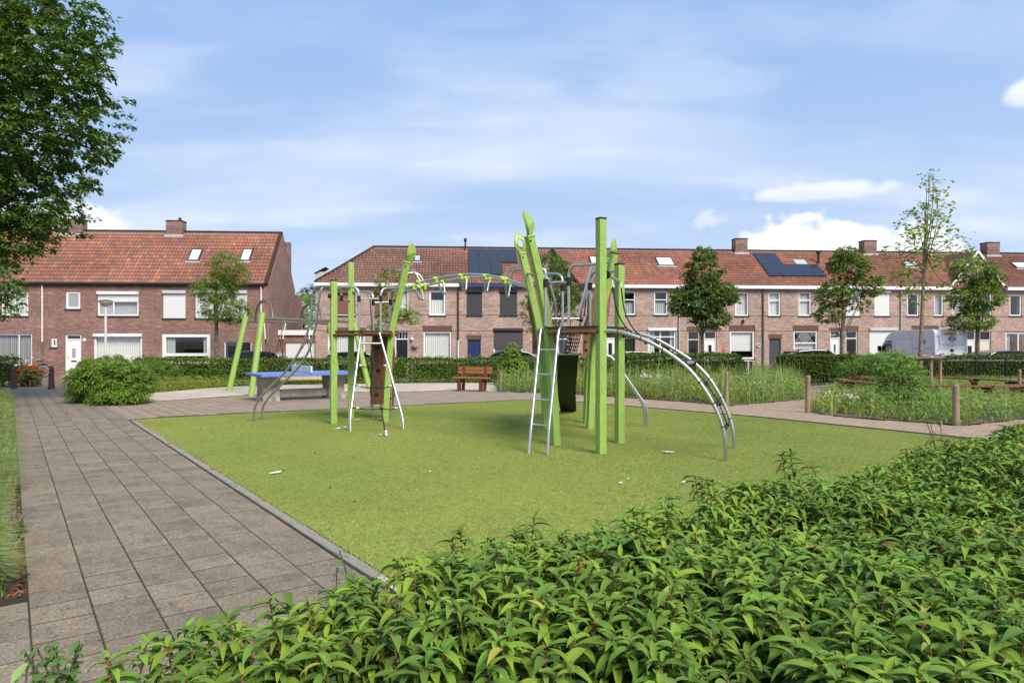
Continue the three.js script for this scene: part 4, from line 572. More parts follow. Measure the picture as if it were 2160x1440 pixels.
    for (const f of [.1, .22, .34, .46, .58, .7, .82]) {
      const a = CA.getPointAt(f), b = CB.getPointAt(f);
      if (f === .46) { at('arch_bar', rod(a, b, .026), M.steel, m); for (const p of [a.clone().lerp(b, .06), b.clone().lerp(a, .06)]) at('joint_sleeve', new THREE.SphereGeometry(.055, 12, 10).translate(p.x, p.y, p.z), M.black, m); continue; }
      rope('arch_rope', [a, a.clone().lerp(b, .33).add(V(0, -.05, 0)), a.clone().lerp(b, .66).add(V(0, -.05, 0)), b], .009, m); knob(a, m); knob(b, m); for (const k of [.33, .66]) { const p = a.clone().lerp(b, k).add(V(0, -.05, 0)); knob(p, m, .032); }
    }
    for (const k of [.33, .66]) rope('arch_rope', [.1, .22, .34, .46, .58, .7, .82].map((f) => CA.getPointAt(f).lerp(CB.getPointAt(f), k).add(V(0, -.05, 0))), .01, m);
    for (const [a, b] of [[V(1.429, 2.43, -9.75), V(1.81, 1.693, -10.3)], [V(1.622, 2.442, -10.2), V(1.912, 1.649, -10.2)]]) { rope('hand_rope', [a, a.clone().lerp(b, .45).add(V(-.06, -.1, 0)), a.clone().lerp(b, .8).add(V(-.03, -.08, 0)), b], .011); at('rope_end', rod(a, a.clone().add(V(.01, -.09, 0)), .013), M.ropeEnd); }
  }
  // --- left tower ---
  upright(-3.335, -12.754, 2.674, .45); upright(-3.233, -13.693, 3.139, .3);
  leaning([V(-2.444, -0.04, -13.129), V(-2.316, 1.732, -13.13), V(-2.192, 2.278, -13.1), V(-1.995, 3.058, -13)], .25, V(.85, .15, .5), .38);
  deck([[-3.34, 12.72], [-2.75, 12.5], [-2.3, 12.95], [-2.28, 13.6], [-3.25, 13.75]], 1.73);
  {   // rope net hung in a steel trestle
    const a = [V(-2.767, -0.04, -11.686), V(-2.787, 0.244, -11.75), V(-2.791, 1.708, -12.6)], b = [V(-1.908, -0.04, -12), V(-1.929, 0.194, -12.05), V(-2.473, 1.709, -12.72)], m = at('net_ladder', merge([pipe(a, .022, .1), pipe(b, .022, .1)]), M.steel);
    at('rung', rod(V(-2.791, 1.515, -12.5), V(-2.401, 1.515, -12.62), .017), M.steel, m);
    const s = [V(-2.597, 1.515, -12.55), V(-2.465, 1.084, -12.2), V(-2.319, 0.755, -11.8), V(-2.185, 0.426, -11.4), V(-2.033, -0.04, -11.05)];
    at('net_rope', smooth(s, .011, 20, 6), M.rope, m); rope('net_rope', [V(-2.688, 2.356, -12.9), V(-2.631, 1.879, -12.8), V(-2.564, 1.515, -12.56)], .011, m); rope('net_rope', [V(-2.564, 1.498, -12.6), V(-2.643, 1.084, -12.9), V(-2.681, 0.692, -13), V(-2.69, 0.304, -13)], .011, m);
    at('rope_end', rod(V(-2.054, 0.101, -11.1), V(-2.033, -0.04, -11.05).add(V(0, .06, 0)), .02), M.ropeEnd, m);
    for (const [v, l, r, k] of [[772, 752, 820, 1], [815, 746.5, 831, 2], [861, 741, 844, 3]]) { const A = new THREE.Vector3().lerpVectors(a[1], a[2], (880 - v) / 178), B = new THREE.Vector3().lerpVectors(b[1], b[2], (882 - v) / 180); rope('net_rope', [A, A.clone().lerp(s[k], .6).add(V(0, -.02, 0)), s[k], B.clone().lerp(s[k], .6).add(V(0, -.02, 0)), B], .01, m); knob(A, m, .022); knob(B, m, .022); knob(s[k], m, .03); for (const e2 of [A.clone().lerp(s[k], .22), B.clone().lerp(s[k], .22)]) at('rope_end', new THREE.SphereGeometry(.018, 8, 6).scale(1.8, 1, 1).translate(e2.x, e2.y, e2.z), M.ropeEnd, m); }
  }
  at('support_pole', pipe([V(-2.813, -0.04, -13.778), V(-2.817, 1.406, -13.8), V(-2.739, 1.626, -13.6)], .019, .05), M.steel); at('support_pole', rod(V(-2.41, -0.04, -13.61), V(-2.408, 1.711, -13.6), .019), M.steel);
  { const m = at('climbing_wall', (() => { const s = new THREE.Shape([[-2.8, .3], [-2.5, .3], [-2.5, .27], [-2.37, .27], [-2.33, .62], [-2.38, .95], [-2.33, 1.3], [-2.42, 1.68], [-2.78, 1.68], [-2.83, 1.2], [-2.78, .9], [-2.84, .6]].map(([x, y]) => new THREE.Vector2(x, y))); return new THREE.ExtrudeGeometry(s, { depth: .02, bevelEnabled: true, bevelSize: .004, bevelThickness: .003, bevelSegments: 1 }).translate(0, 0, -13.62); })(), std({ map: M.hpl.map, color: lin(.42, .36, .26), roughness: .7 })); for (const [x, y] of [[-2.68, 1.42], [-2.66, .98], [-2.7, .5], [-2.45, 1.2], [-2.47, .7], [-2.44, .42]]) at('climbing_hold', new THREE.SphereGeometry(.035, 8, 6).scale(1.2, .8, .8).translate(x, y, -13.58), M.black, m); }
  { const A = [V(-3.311, 2.577, -12.75), V(-3.591, 2.581, -12.8), V(-3.695, 2.565, -12.82), V(-3.754, 2.424, -12.84), V(-3.819, 1.881, -12.88), V(-4.032, 1.361, -12.93), V(-4.291, 1, -12.98), V(-4.618, 0.69, -13.04), V(-4.854, 0.441, -13.09), V(-4.956, 0.256, -13.12), V(-4.969, -0.04, -13.129)], B = [V(-3.211, 2.646, -13.6), V(-3.602, 2.612, -13.3), V(-3.691, 2.578, -13.22), V(-3.736, 2.395, -13.22), V(-3.806, 1.89, -13.24), V(-3.963, 1.356, -13.27), V(-4.175, 1.042, -13.3), V(-4.517, 0.698, -13.33), V(-4.765, 0.447, -13.35), V(-4.88, 0.27, -13.36), V(-4.901, -0.04, -13.365)]; for (const P of [A, B]) at('climbing_pole', sweep(new THREE.CatmullRomCurve3(P, false, 'centripetal').getSpacedPoints(60), .022, 12), M.steelDark); }
  for (const [pts, sl] of [[[V(-2.849, 1.709, -12.7), V(-2.849, 2.564, -12.7), V(-3.294, 2.568, -12.75)], V(-2.849, 2.344, -12.7)], [[V(-2.706, 1.707, -13.3), V(-2.706, 2.52, -13.3), V(-3.185, 2.545, -13.65)], V(-2.706, 2.307, -13.3)], [[V(-2.453, 1.709, -12.75), V(-2.453, 2.551, -12.75), V(-2.138, 2.569, -13.1)], V(-2.453, 2.347, -12.75)], [[V(-2.392, 1.708, -13.4), V(-2.392, 2.546, -13.4), V(-2.154, 2.54, -13.2)], V(-2.392, 2.322, -13.4)], [[V(-3.3, 2.311, -13.2), V(-3.3, 2.577, -13.2), V(-3.324, 2.554, -12.8)], V(-3.3, 2.384, -13.2)]]) { const m = at('handrail', pipe(pts, T, .16), M.steel); sleeve(sl, V(0, 1, 0), .11, .034, m); }
  at('grab_bar', rod(V(-2.849, 2.344, -12.7), V(-2.453, 2.347, -12.75), .017), M.steel); at('grab_bar', rod(V(-2.706, 2.307, -13.3), V(-2.392, 2.322, -13.4), .017), M.steel); { const m = at('grab_bar', rod(V(-3.394, 2.392, -12.76), V(-3.242, 2.365, -13.65), .017), M.steel); sleeve(V(-3.395, 2.397, -12.7), V(1, -.2, -.6).normalize(), .05, .045, m); }
  // --- the bridge ---
  {
    const A = [V(-2.129, 2.523, -13.1), V(-1.926, 2.599, -13.02), V(-1.755, 2.666, -12.96), V(-1.445, 2.736, -12.84), V(-0.929, 2.786, -12.62), V(-0.467, 2.76, -12.45), V(-0.171, 2.688, -12.32), V(0.278, 2.544, -12.13)], B = [V(-2.175, 2.525, -13.5), V(-1.935, 2.578, -13.46), V(-1.671, 2.646, -13.37), V(-1.355, 2.711, -13.27), V(-0.901, 2.778, -13.1), V(-0.403, 2.75, -12.9), V(-0.071, 2.657, -12.75), V(0.366, 2.517, -12.55)];
    const m = at('arched_bridge', merge([A, B].map((P) => sweep(new THREE.CatmullRomCurve3(P).getSpacedPoints(60), .023, 12))), M.steel);
    const clamp1 = (p) => { const k = at('bridge_clamp', merge([rod(p.clone().add(V(-.055, 0, 0)), p.clone().add(V(.055, 0, 0)), .033, .033, 12), rod(p.clone().add(V(0, .02, 0)), p.clone().add(V(0, -.075, 0)), .03, .027, 12)]), M.lime, m); return k; };
    for (const [a, b, lo1, lo2] of [[V(-1.869, 2.615, -13), V(-1.78, 2.612, -13.42), V(-1.776, 2.366, -13.05), V(-1.74, 2.36, -13.4)], [V(-1.417, 2.735, -12.83), V(-1.327, 2.711, -13.27), V(-1.326, 2.473, -12.9), V(-1.302, 2.467, -13.2)], [V(-0.929, 2.777, -12.62), V(-0.872, 2.767, -13.08), V(-0.926, 2.547, -12.7), V(-0.876, 2.516, -13)], [V(-0.476, 2.753, -12.46), V(-0.421, 2.741, -12.9), V(-0.505, 2.5, -12.55), V(-0.473, 2.478, -12.85)], [V(-0.12, 2.669, -12.3), V(-0.026, 2.645, -12.72), V(-0.103, 2.394, -12.4), V(-0.07, 2.367, -12.65)]]) { clamp1(a); clamp1(b); at('hand_grip', pipe([a, lo1, lo2, b], .019, .06), M.steel, m); }
    clamp1(V(-1.755, 2.684, -12.96)); clamp1(V(-1.7, 2.646, -13.38)); clamp1(V(-0.154, 2.697, -12.33)); 
    for (const q of [[V(-2.237, 2.916, -13.2), V(-1.853, 2.899, -12.95), V(-1.745, 2.683, -12.95)], [V(-2.106, 2.88, -13.3), V(-1.821, 2.897, -13.38), V(-1.7, 2.656, -13.38)], [V(0.236, 2.892, -12.15), V(-0.034, 2.9, -12.3), V(-0.137, 2.696, -12.32)], [V(0.258, 2.867, -12.4), V(0.035, 2.899, -12.7), V(-0.071, 2.665, -12.74)]]) at('bridge_hoop', pipe(q, T, .2), M.steel, m);
  }
}

// ---------- swing with a long rope basket ----------
{
  const g = thing('swing_set', 'green legged swing with galvanised beams and a long rope basket', 'swing', -8.7, gy(-25), -25), at = (n, geo, m, p = g) => wpart(n, geo, m, p, g);
  const tops = [V(-9.523, 2.431, -24.4), V(-7.978, 2.443, -21.8), V(-7.398, 2.317, -27.6), V(-5.891, 2.238, -25.4)], feet = [V(-9.967, -0.24, -24), V(-8.118, -0.184, -21.216), V(-7.015, -0.156, -27.6), V(-5.327, -0.143, -25.4)];
  feet.forEach((f, i) => { const d = tops[i].clone().sub(f).normalize(), t = tops[i].clone(), m = at('leg', rod(f.clone().addScaledVector(d, -.25), t, .095, .095, 16), M.green); at('leg_cap', rod(t, t.clone().addScaledVector(d, .02), .1, .1, 16), M.green, m); });
  const y0 = 2.283, bA = [tops[0].clone().setY(y0), tops[2].clone().setY(y0)], bB = [tops[1].clone().setY(y0), tops[3].clone().setY(y0)];
  const beams = [bA, bB].map(([a, b]) => at('beam', rod(a, b, .055, .055, 14), M.galvanised));
  for (const f of [.1, .62]) { const a = bA[0].clone().lerp(bA[1], f), b = bB[0].clone().lerp(bB[1], f), t = a.clone().lerp(b, .5); at('hoop', smooth([a, a.clone().lerp(b, .08).add(V(0, .35, 0)), a.clone().lerp(b, .25).add(V(0, .58, 0)), t.clone().add(V(0, .66, 0)), a.clone().lerp(b, .75).add(V(0, .58, 0)), a.clone().lerp(b, .92).add(V(0, .35, 0)), b], .045, 40, 12), M.galvanised); }
  // the basket: an oblong ring wound with rope and a woven bed
  const c = bA[0].clone().add(bA[1]).add(bB[0]).add(bB[1]).multiplyScalar(.25).setY(0.218), ax = bA[1].clone().sub(bA[0]).normalize(), bx = bB[0].clone().sub(bA[0]).normalize(), pts = []; for (let i = 0; i < 48; i++) { const t = i / 48 * 6.2832; pts.push(c.clone().addScaledVector(V(1, 0, -.12), Math.cos(t) * 1.12).addScaledVector(V(.1, 0, -1), Math.sin(t) * .55)); } pts.push(pts[0].clone());
  const bk = at('basket_ring', sweep(pts, (f) => .07 + .012 * Math.sin(f * 6.2832 * 44), 10), std({ map: rep(sandTex, .12), color: lin(.78, .7, .62), roughness: 1 }));
  const web = []; for (let k = -4; k <= 4; k++) { const u = k / 5; web.push(rod(c.clone().addScaledVector(V(1, 0, -.12), u * 1.12).addScaledVector(V(.1, 0, -1), -.55 * Math.sqrt(1 - u * u)).add(V(0, -.02, 0)), c.clone().addScaledVector(V(1, 0, -.12), u * 1.12).addScaledVector(V(.1, 0, -1), .55 * Math.sqrt(1 - u * u)).add(V(0, -.02, 0)), .012, .012, 6)); } at('basket_web', merge(web), M.rope, bk);
  at('end_cap', rod(pts[24].clone().add(V(.16, .02, 0)), pts[24].clone().add(V(.32, .02, 0)), .1, .1, 12), M.black, bk);
  for (const [beam, f, k] of [[bA, .2, 26], [bA, .75, 12], [bB, .22, 28], [bB, .76, 45], [bA, .45, 20], [bB, .5, 36]]) { const a = beam[0].clone().lerp(beam[1], f), b = a.clone().lerp(pts[k], .3); const m = at('swing_rope', rod(a, b, .018, .018, 8), M.ropeEnd); at('rope_strand', rod(b, pts[(k + 46) % 48], .012, .012, 6), M.rope, m); at('rope_strand', rod(b, pts[(k + 6) % 48], .012, .012, 6), M.rope, m); at('shackle', new THREE.SphereGeometry(.035, 8, 6).translate(a.x, a.y - .07, a.z), M.steel, m); at('shackle', new THREE.SphereGeometry(.03, 8, 6).translate(b.x, b.y, b.z), M.ropeEnd, m); }
}

// ---------- concrete table tennis table ----------
{
  const turn = .72, g = thing('table_tennis_table', 'concrete table tennis table with blue top and white net', 'tennis table', -6.05, gy(-19.6), -19.62, .64);
  part('table_top', rbox(2.74, .075, 1.525, .012).translate(0, .74, 0), M.tableBlue, g);
  part('edge_line', box(-1.36, .7779, -.01, 1.36, .7795, .01), M.white, g);
  part('net', rbox(.05, .19, 1.6, .012).translate(0, .88, 0), M.offWhite, g);
  for (const s of [-1, 1]) { const sh = new THREE.Shape(); sh.moveTo(-.34, -.03); sh.lineTo(.34, -.03); sh.bezierCurveTo(.22, .25, .22, .42, .36, .7); sh.lineTo(-.36, .7); sh.bezierCurveTo(-.22, .42, -.22, .25, -.34, -.03); part('leg', new THREE.ExtrudeGeometry(sh, { depth: .44, bevelEnabled: true, bevelSize: .012, bevelThickness: .012, bevelSegments: 2, curveSegments: 12 }).rotateY(Math.PI / 2).translate(s * .95 - .22, 0, 0), M.tableGrey, g); }
  part('stretcher', box(-.72, .1, -.1, .72, .3, .1), M.tableGrey, g);
}

// ---------- park bench ----------
{
  const g = thing('park_bench', 'red brown wooden park bench in front of the hedge', 'bench', -1.417, gy(-24), -24, -.38);
  for (const y of [.66, .79]) part('backrest_plank', rbox(1.32, .115, .045, .01).rotateX(-.16).translate(0, y, -.26 - (y - .6) * .18), M.benchWood, g);
  for (const s of [-1, 1]) { part('leg', rbox(.11, .42, .13, .01).translate(s * .42, .2, .14), M.benchDark, g); part('back_post', rbox(.1, .9, .07, .01).rotateX(-.14).translate(s * .42, .44, -.24), M.benchDark, g); part('seat_bearer', rbox(.1, .08, .5, .01).translate(s * .42, .405, .0), M.benchDark, g); }
  for (let i = 0; i < 3; i++) part('seat_plank', rbox(1.32, .045, .135, .01).translate(0, .47, -.13 + i * .15), M.benchWood, g);
}

// ---------- the circular bench round the young tree ----------
{
  const c = [13.9, -22.6], g = thing('circular_bench', 'low circular wooden bench round the staked young tree', 'bench', c[0], gy(c[1]), c[1]);
  M.ringWood = std({ map: M.benchWood.map, color: lin(.42, .34, .29), roughness: .8 }); const R0 = 2.5, R1 = 2.88, seat = .45;
  for (let k = 0; k < 12; k++) { if (k === 4) continue; const a0 = k / 12 * 6.2832 + .02, a1 = (k + 1) / 12 * 6.2832 - .02; for (let r = 0; r < 3; r++) { const ri = R0 + r * .132, s = new THREE.Shape(), n = 6; for (let i = 0; i <= n; i++) { const a = lerp(a0, a1, i / n); i ? s.lineTo(Math.cos(a) * (ri + .12), Math.sin(a) * (ri + .12)) : s.moveTo(Math.cos(a) * (ri + .12), Math.sin(a) * (ri + .12)); } for (let i = n; i >= 0; i--) { const a = lerp(a0, a1, i / n); s.lineTo(Math.cos(a) * ri, Math.sin(a) * ri); } part('seat_plank', new THREE.ExtrudeGeometry(s, { depth: .034, bevelEnabled: true, bevelSize: .005, bevelThickness: .005, bevelSegments: 1 }).rotateX(-Math.PI / 2).translate(0, seat - .055, 0), M.ringWood, g); } }
  for (let k = 0; k < 12; k++) { const a = k / 12 * 6.2832, x = Math.cos(a) * 2.69, z = -Math.sin(a) * 2.69, l = part('leg', rbox(.16, seat - .13, .16, .01).rotateY(a).translate(x, (seat - .13) / 2 - .03, z), M.benchDark, g); part('bearer', rbox(.44, .07, .14, .01).rotateY(a).translate(x, seat - .1, z), M.benchDark, l); }
}

// ---------- wooden stakes, bollards, lamp, bin, fence ----------
for (const [x, z, h, r, lean, label] of [[-0.411, -23.689, .66, .045, .05, 'slim round stake right of the wooden park bench'], [6.539, -15.089, .8, .055, .02, 'tall wooden stake at the corner of the bed, left of the white daisies'], [8.214, -12.61, .73, .06, -.01, 'wooden stake nearest the right edge in front of the circular bench'], [5.367, -17.06, .83, .05, 0, 'wooden stake behind the foot of the arched ladder'], [15.964, -21.465, .8, .05, .02, 'grey wooden stake at the right edge beyond the circular bench'], [17.105, -33.742, .4, .05, 0, 'short grey stake left of the circular bench'], [13.649, -37.942, .36, .07, 0, 'short pale stake between the two clipped hedges']]) {
  const g = thing('wooden_stake', label, 'stake', x, gy(z), z, 0, 'stakes round the planting beds'); part('stake_shaft', rod(V(0, -.08, 0), V(lean * .6, h, 0), r, r * .94, 9), M.stake, g); part('stake_top', rod(V(lean * .6, h, 0), V(lean * .6, h + .02, 0), r * .94, r * .7, 9), M.stake, g);
}
for (const [x, z, label] of [[-19.298, -26.428, 'brown bollard by the grass, left of the red shrub'], [-17.594, -26.051, 'brown bollard in front of the white house door']]) { const g = thing('bollard', label, 'bollard', x, gy(z), z, 0, 'bollards at the end of the footpath'); part('bollard_shaft', new THREE.LatheGeometry([[.115, -.02], [.115, .06], [.1, .1], [.085, .74], [.075, .76], [.08, .79], [.06, .84], [0, .86]].map(([r, y]) => new THREE.Vector2(r, y)), 20), M.bollard, g); part('bollard_ring', new THREE.TorusGeometry(.088, .01, 6, 20).rotateX(Math.PI / 2).translate(0, .7, 0), M.bollard, g); }
{ const g = thing('street_lamp', 'slim white street lamp with a shallow dish head', 'street lamp', -17.875, gy(-30), -30); part('lamp_pole', new THREE.LatheGeometry([[.07, -.05], [.07, 1.1], [.05, 1.16], [.048, 3.3], [.06, 3.36], [.06, 3.42]].map(([r, y]) => new THREE.Vector2(r, y)), 16), M.offWhite, g); part('lamp_bowl', new THREE.LatheGeometry([[0, 3.42], [.08, 3.42], [.18, 3.5], [.27, 3.6], [.275, 3.63], [0, 3.63]].map(([r, y]) => new THREE.Vector2(r, y)), 28), M.cream, g); part('lamp_cover', new THREE.LatheGeometry([[.285, 3.632], [.28, 3.65], [.18, 3.69], [0, 3.71]].map(([r, y]) => new THREE.Vector2(r, y)), 28), M.gutter, g); }
{ const x = 10.613, z = -31, g = thing('waste_container', 'dark waste container with a pale tubular frame by the hedge end', 'waste bin', x, gy(z), z, .1); part('container_body', rbox(.5, .95, .5, .04).translate(-.03, .47, 0), M.black, g); part('container_lid', rbox(.54, .09, .54, .03).translate(-.03, .99, 0), plain(0x23312d, .5), g); part('frame', pipe([V(.0, -.05, .3), V(.0, 1.02, .3), V(-.2, 1.02, .3)], .028, .06), M.offWhite, g); part('frame', pipe([V(.27, 1.0, .28), V(.0, 1.03, .3)], .022, .05), M.offWhite, g); }
{ const z = -31.6, x0 = 20.101, n = 8, g = thing('metal_fence', 'black metal bar fence in front of the right hand hedge', 'fence', x0, gy(z), z); for (let k = 0; k <= n; k++) part('fence_post', rbox(.06, 1.15, .06, .008).translate(k * 1.4, .55, 0), M.black, g); for (const y of [.16, 1.02]) part('fence_rail', rbox(n * 1.4, .045, .02, .006).translate(n * .7, y, 0), y > 1 ? plain(0x5c6062, .5) : M.black, g); const bg = new THREE.CylinderGeometry(.011, .011, .86, 6).translate(0, .59, 0); for (let k = 0; k < n * 11; k++) { const m = part('fence_bar', bg, M.black, g); m.position.x = (k + .5) * 1.4 / 11; } }

// ---------- trees ----------
const LEAF = { ash: leafGeo(.15, .07, .25, 2), big: leafGeo(.16, .15, .15, 2, .15), hedge: leafGeo(.085, .055, .2, 2), small: leafGeo(.11, .068, .25, 2), willow: leafGeo(.15, .04, .3, 2), herb: leafGeo(.11, .036, .3, 2) };
const tint = (R, c, v = .35) => { const k = 1 - v / 2 + R() * v, y = (R() - .5) * .25; return [c[0] * k * (1 + y), c[1] * k, c[2] * k * (1 - y * .5)]; };
const lush = (c) => [c[0] * 1.85, c[1] * 1.75, c[2] * .85];
// leaves gathered on twigs, the twigs spread through lobes given as [x, y, z, rx, ry, rz, share]
function crown(lobes, twigs, per, spread, size, color, R, shell = .55, droop = .35) {
  const sw = new Swarm(), tot = lobes.reduce((a, l) => a + l[3] * l[4] * l[5], 0);
  for (const [cx, cy, cz, rx, ry, rz] of lobes) {
    const n = Math.round(twigs * Math.pow(rx * ry * rz / tot, .92) + 1);
    for (let i = 0; i < n; i++) {
      const a = R() * 6.283, b = Math.acos(2 * R() - 1), q = lerp(shell, 1, Math.pow(R(), .6)) * (.72 + .5 * noise3(Math.cos(a) * 2 + cx * 3, Math.cos(b) * 2 + cy, Math.sin(a) * 2 + cz)), dx = Math.sin(b) * Math.cos(a), dy = Math.cos(b), dz = Math.sin(b) * Math.sin(a);
      const x = cx + dx * rx * q, y = cy + dy * ry * q, z = cz + dz * rz * q, c = tint(R, lush(color), .3), L = spread * (.5 + R());
      for (let k = 0; k < per; k++) { const t = R(), j = tint(R, c, .3), yaw = Math.atan2(dx, dz) + (R() - .5) * 3.4; sw.add(x + dx * L * t + (R() - .5) * spread * .7, y + (dy * .5 - droop * t) * L * .8 + (R() - .5) * spread * .45, z + dz * L * t + (R() - .5) * spread * .7, yaw, droop * .6 + (R() - .5) * 1.1, (R() - .5) * .9, size * (.7 + R() * .6), j[0], j[1], j[2]); }
    }
  }
  return sw;
}
function tree(name, label, x, z, o) {
  const g = thing(name, label, 'tree', x, gy(z), z, 0, o.group), R = rng(o.seed), b = V(x, gy(z) - .1, z), top = V(x + (o.lean ?? 0), gy(z) + o.trunk, z), tr = o.r ?? .1;
  const w = (p, k) => p.clone().add(V((R() - .5) * k, 0, (R() - .5) * k));
  const t = wpart('trunk', smooth([b, w(b.clone().lerp(top, .35), .08), w(b.clone().lerp(top, .7), .12), top], (f) => tr * (1.15 - f * (o.taper ?? .65) + .35 * Math.max(0, .12 - f)), 24, 9), o.bark ?? M.bark, g);
  const fork = b.clone().lerp(top, o.fork ?? .55);
  for (const l of o.lobes.slice(0, o.limbs ?? 8)) { const e = V(l[0], l[1], l[2]), m = fork.clone().lerp(e, .5).add(V((R() - .5) * .3, .15, (R() - .5) * .3)); wpart('limb', smooth([b.clone().lerp(top, (o.fork ?? .55) * (.85 + R() * .3)), m, e], (f) => tr * .32 * (1.1 - f), 12, 6), o.bark ?? M.bark, t, g); for (let k = 0; k < 3; k++) { const q = V(e.x + (R() - .5) * l[3] * 1.4, e.y + (R() - .2) * l[4] * 1.0, e.z + (R() - .5) * l[5] * 1.4); wpart('branch', smooth([m.clone().lerp(e, .5), e.clone().lerp(q, .5).add(V(0, .1, 0)), q], (f) => tr * .12 * (1.15 - f), 8, 5), o.bark ?? M.bark, t, g); } }
  crown(o.lobes, o.twigs, o.per, o.spread, o.size ?? 1, o.color, R, o.shell, o.droop).make('crown', o.leaf ?? LEAF.ash, M.leaf, g);
  return g;
}
const at3 = (u, v, d) => 0;
// the big tree whose crown hangs in at the upper left
{
  const lobes = [];
  for (const [x, y, z, r] of [[-15.069, 9.571, -17.5, 3.0], [-12.514, 9.342, -17, 2.1], [-14.167, 6.154, -17, 2.9], [-11.9, 7.033, -16.8, 1.9], [-12.278, 5.092, -17, 1.45], [-13.617, 4.417, -17.2, 1.5]]) lobes.push([x, y, z, r, r * .95, r]);
  for (const [x, y, z, r] of [[-10.979, 9.46, -17, .95], [-10.26, 8.813, -16.6, .6], [-10.325, 8.083, -16.8, .62], [-10.129, 7.736, -17, .42], [-9.858, 7.559, -16.9, .24], [-11.056, 8.075, -17.4, .8], [-10.621, 6.479, -16.9, .62], [-10.33, 6.213, -17, .34], [-11.108, 5.731, -17.2, .6], [-10.507, 5.21, -17, .26], [-11.182, 4.778, -16.6, .62], [-10.979, 4.678, -17, .22], [-12.25, 4, -16.8, .7], [-11.865, 3.793, -17, .22], [-10.889, 8.217, -16, 1.1], [-10.819, 6.789, -16.4, .8], [-10.383, 5.575, -16.8, .2], [-10.743, 4.856, -17, .14]]) lobes.push([x, y, z, r, r * .62, r]);
  tree('plane_tree', 'large dark leafy tree hanging in at the upper left', -16.2, -17.3, { trunk: 8.5, r: .32, fork: .45, lobes, limbs: 6, twigs: 3600, per: 22, spread: .26, size: 1.1, color: [.062, .12, .03], seed: 31, shell: .3, droop: .3, leaf: LEAF.small });
}
tree('young_tree', 'leafy branch tip of a tree low at the left edge', -11.875, -15, { trunk: 2.8, r: .08, lobes: [[-11.354, 2.8, -15, .5, .4, .5], [-11.125, 2.904, -15, .3, .32, .3], [-11.198, 2.435, -15, .28, .3, .3], [-11.562, 2.383, -15, .5, .4, .5]], limbs: 3, twigs: 150, per: 9, spread: .16, size: .85, color: [.06, .12, .045], seed: 33, leaf: LEAF.small });
const SG = 'street trees in front of the houses';
const lobe = (a, r) => [...a, r[0], r[1], r[2]];
tree('street_tree', 'bushy street tree in front of the left brick terrace', -15.625, -36, { group: SG, trunk: 5.2, r: .12, fork: .6, lobes: [lobe([-15.05, 5.55, -36], [.85, .75, .8]), lobe([-15.625, 4.425, -36], [1.0, .7, 1]), lobe([-16.25, 4.3, -36], [.55, .4, .6]), lobe([-15.25, 3.3, -36], [1.05, .75, 1]), lobe([-14.5, 3.175, -36], [.6, .6, .7]), lobe([-14.575, 5.05, -36], [.6, .5, .6])], twigs: 900, per: 13, spread: .28, color: [.095, .16, .032], seed: 41, leaf: LEAF.willow });
tree('street_tree', 'thin street tree behind the left climbing tower', -6.703, -38, { group: SG, trunk: 5, r: .09, fork: .55, lobes: [lobe([-6.808, 4.981, -38], [.8, .6, .7]), lobe([-7.072, 4.189, -38], [.7, .45, .6]), lobe([-6.465, 3.133, -38], [1.15, .42, .9]), lobe([-5.753, 2.922, -38], [.5, .35, .5]), lobe([-7.257, 2.342, -38], [.6, .3, .6])], twigs: 300, per: 10, spread: .28, color: [.115, .17, .045], seed: 42, leaf: LEAF.ash });
tree('street_tree', 'loose street tree behind the right climbing tower', 2.111, -38, { group: SG, trunk: 5.5, r: .09, fork: .5, lobes: [lobe([2.111, 5.772, -38], [.9, .7, .8]), lobe([2.586, 4.453, -38], [.9, .8, .8]), lobe([1.056, 3.397, -38], [.5, .8, .6]), lobe([3.035, 3.397, -38], [.6, .7, .6]), lobe([1.847, 2.342, -38], [.8, .5, .7])], twigs: 520, per: 10, spread: .28, color: [.09, .14, .04], seed: 43, leaf: LEAF.ash });
tree('street_tree', 'dense round topped street tree right of the climbing frame', 10.582, -38, { group: SG, trunk: 4.8, r: .11, fork: .5, lobes: [lobe([10.608, 5.508, -38], [.95, .9, .95]), lobe([10.503, 3.925, -38], [1.5, .95, 1.3]), lobe([9.5, 3.661, -38], [.7, .6, .8]), lobe([11.743, 4.189, -38], [.85, .6, .9]), lobe([11.083, 2.869, -38], [1.0, .5, 1]), lobe([10.688, 6.432, -38], [.6, .45, .6])], twigs: 1500, per: 13, spread: .24, color: [.07, .125, .035], seed: 44, leaf: LEAF.small, size: 1.25 });
tree('street_tree', 'open street tree in front of the shuttered house', 18.393, -38, { group: SG, trunk: 4.8, r: .1, fork: .45, lobes: [lobe([18.736, 5.772, -38], [1.0, .75, 1]), lobe([19.792, 4.717, -38], [.75, .55, .8]), lobe([17.997, 4.189, -38], [.9, .7, .9]), lobe([17.681, 3.133, -38], [.7, .5, .7]), lobe([18.736, 6.432, -38], [.6, .4, .6]), lobe([19.317, 3.661, -38], [.5, .35, .5])], twigs: 850, per: 12, spread: .25, color: [.08, .135, .035], seed: 45, leaf: LEAF.small, size: 1.2 });
tree('street_tree', 'street tree behind the white van near the right edge', 25.94, -38, { group: SG, trunk: 4.8, r: .12, fork: .5, lobes: [lobe([25.729, 5.508, -38], [1.0, .7, 1]), lobe([26.125, 4.189, -38], [1.05, .8, 1]), lobe([25.201, 3.925, -38], [.8, .6, .8]), lobe([25.597, 2.737, -38], [1.1, .5, 1]), lobe([26.653, 5.112, -38], [.6, .5, .6])], twigs: 950, per: 12, spread: .26, color: [.095, .155, .04], seed: 46, leaf: LEAF.ash });
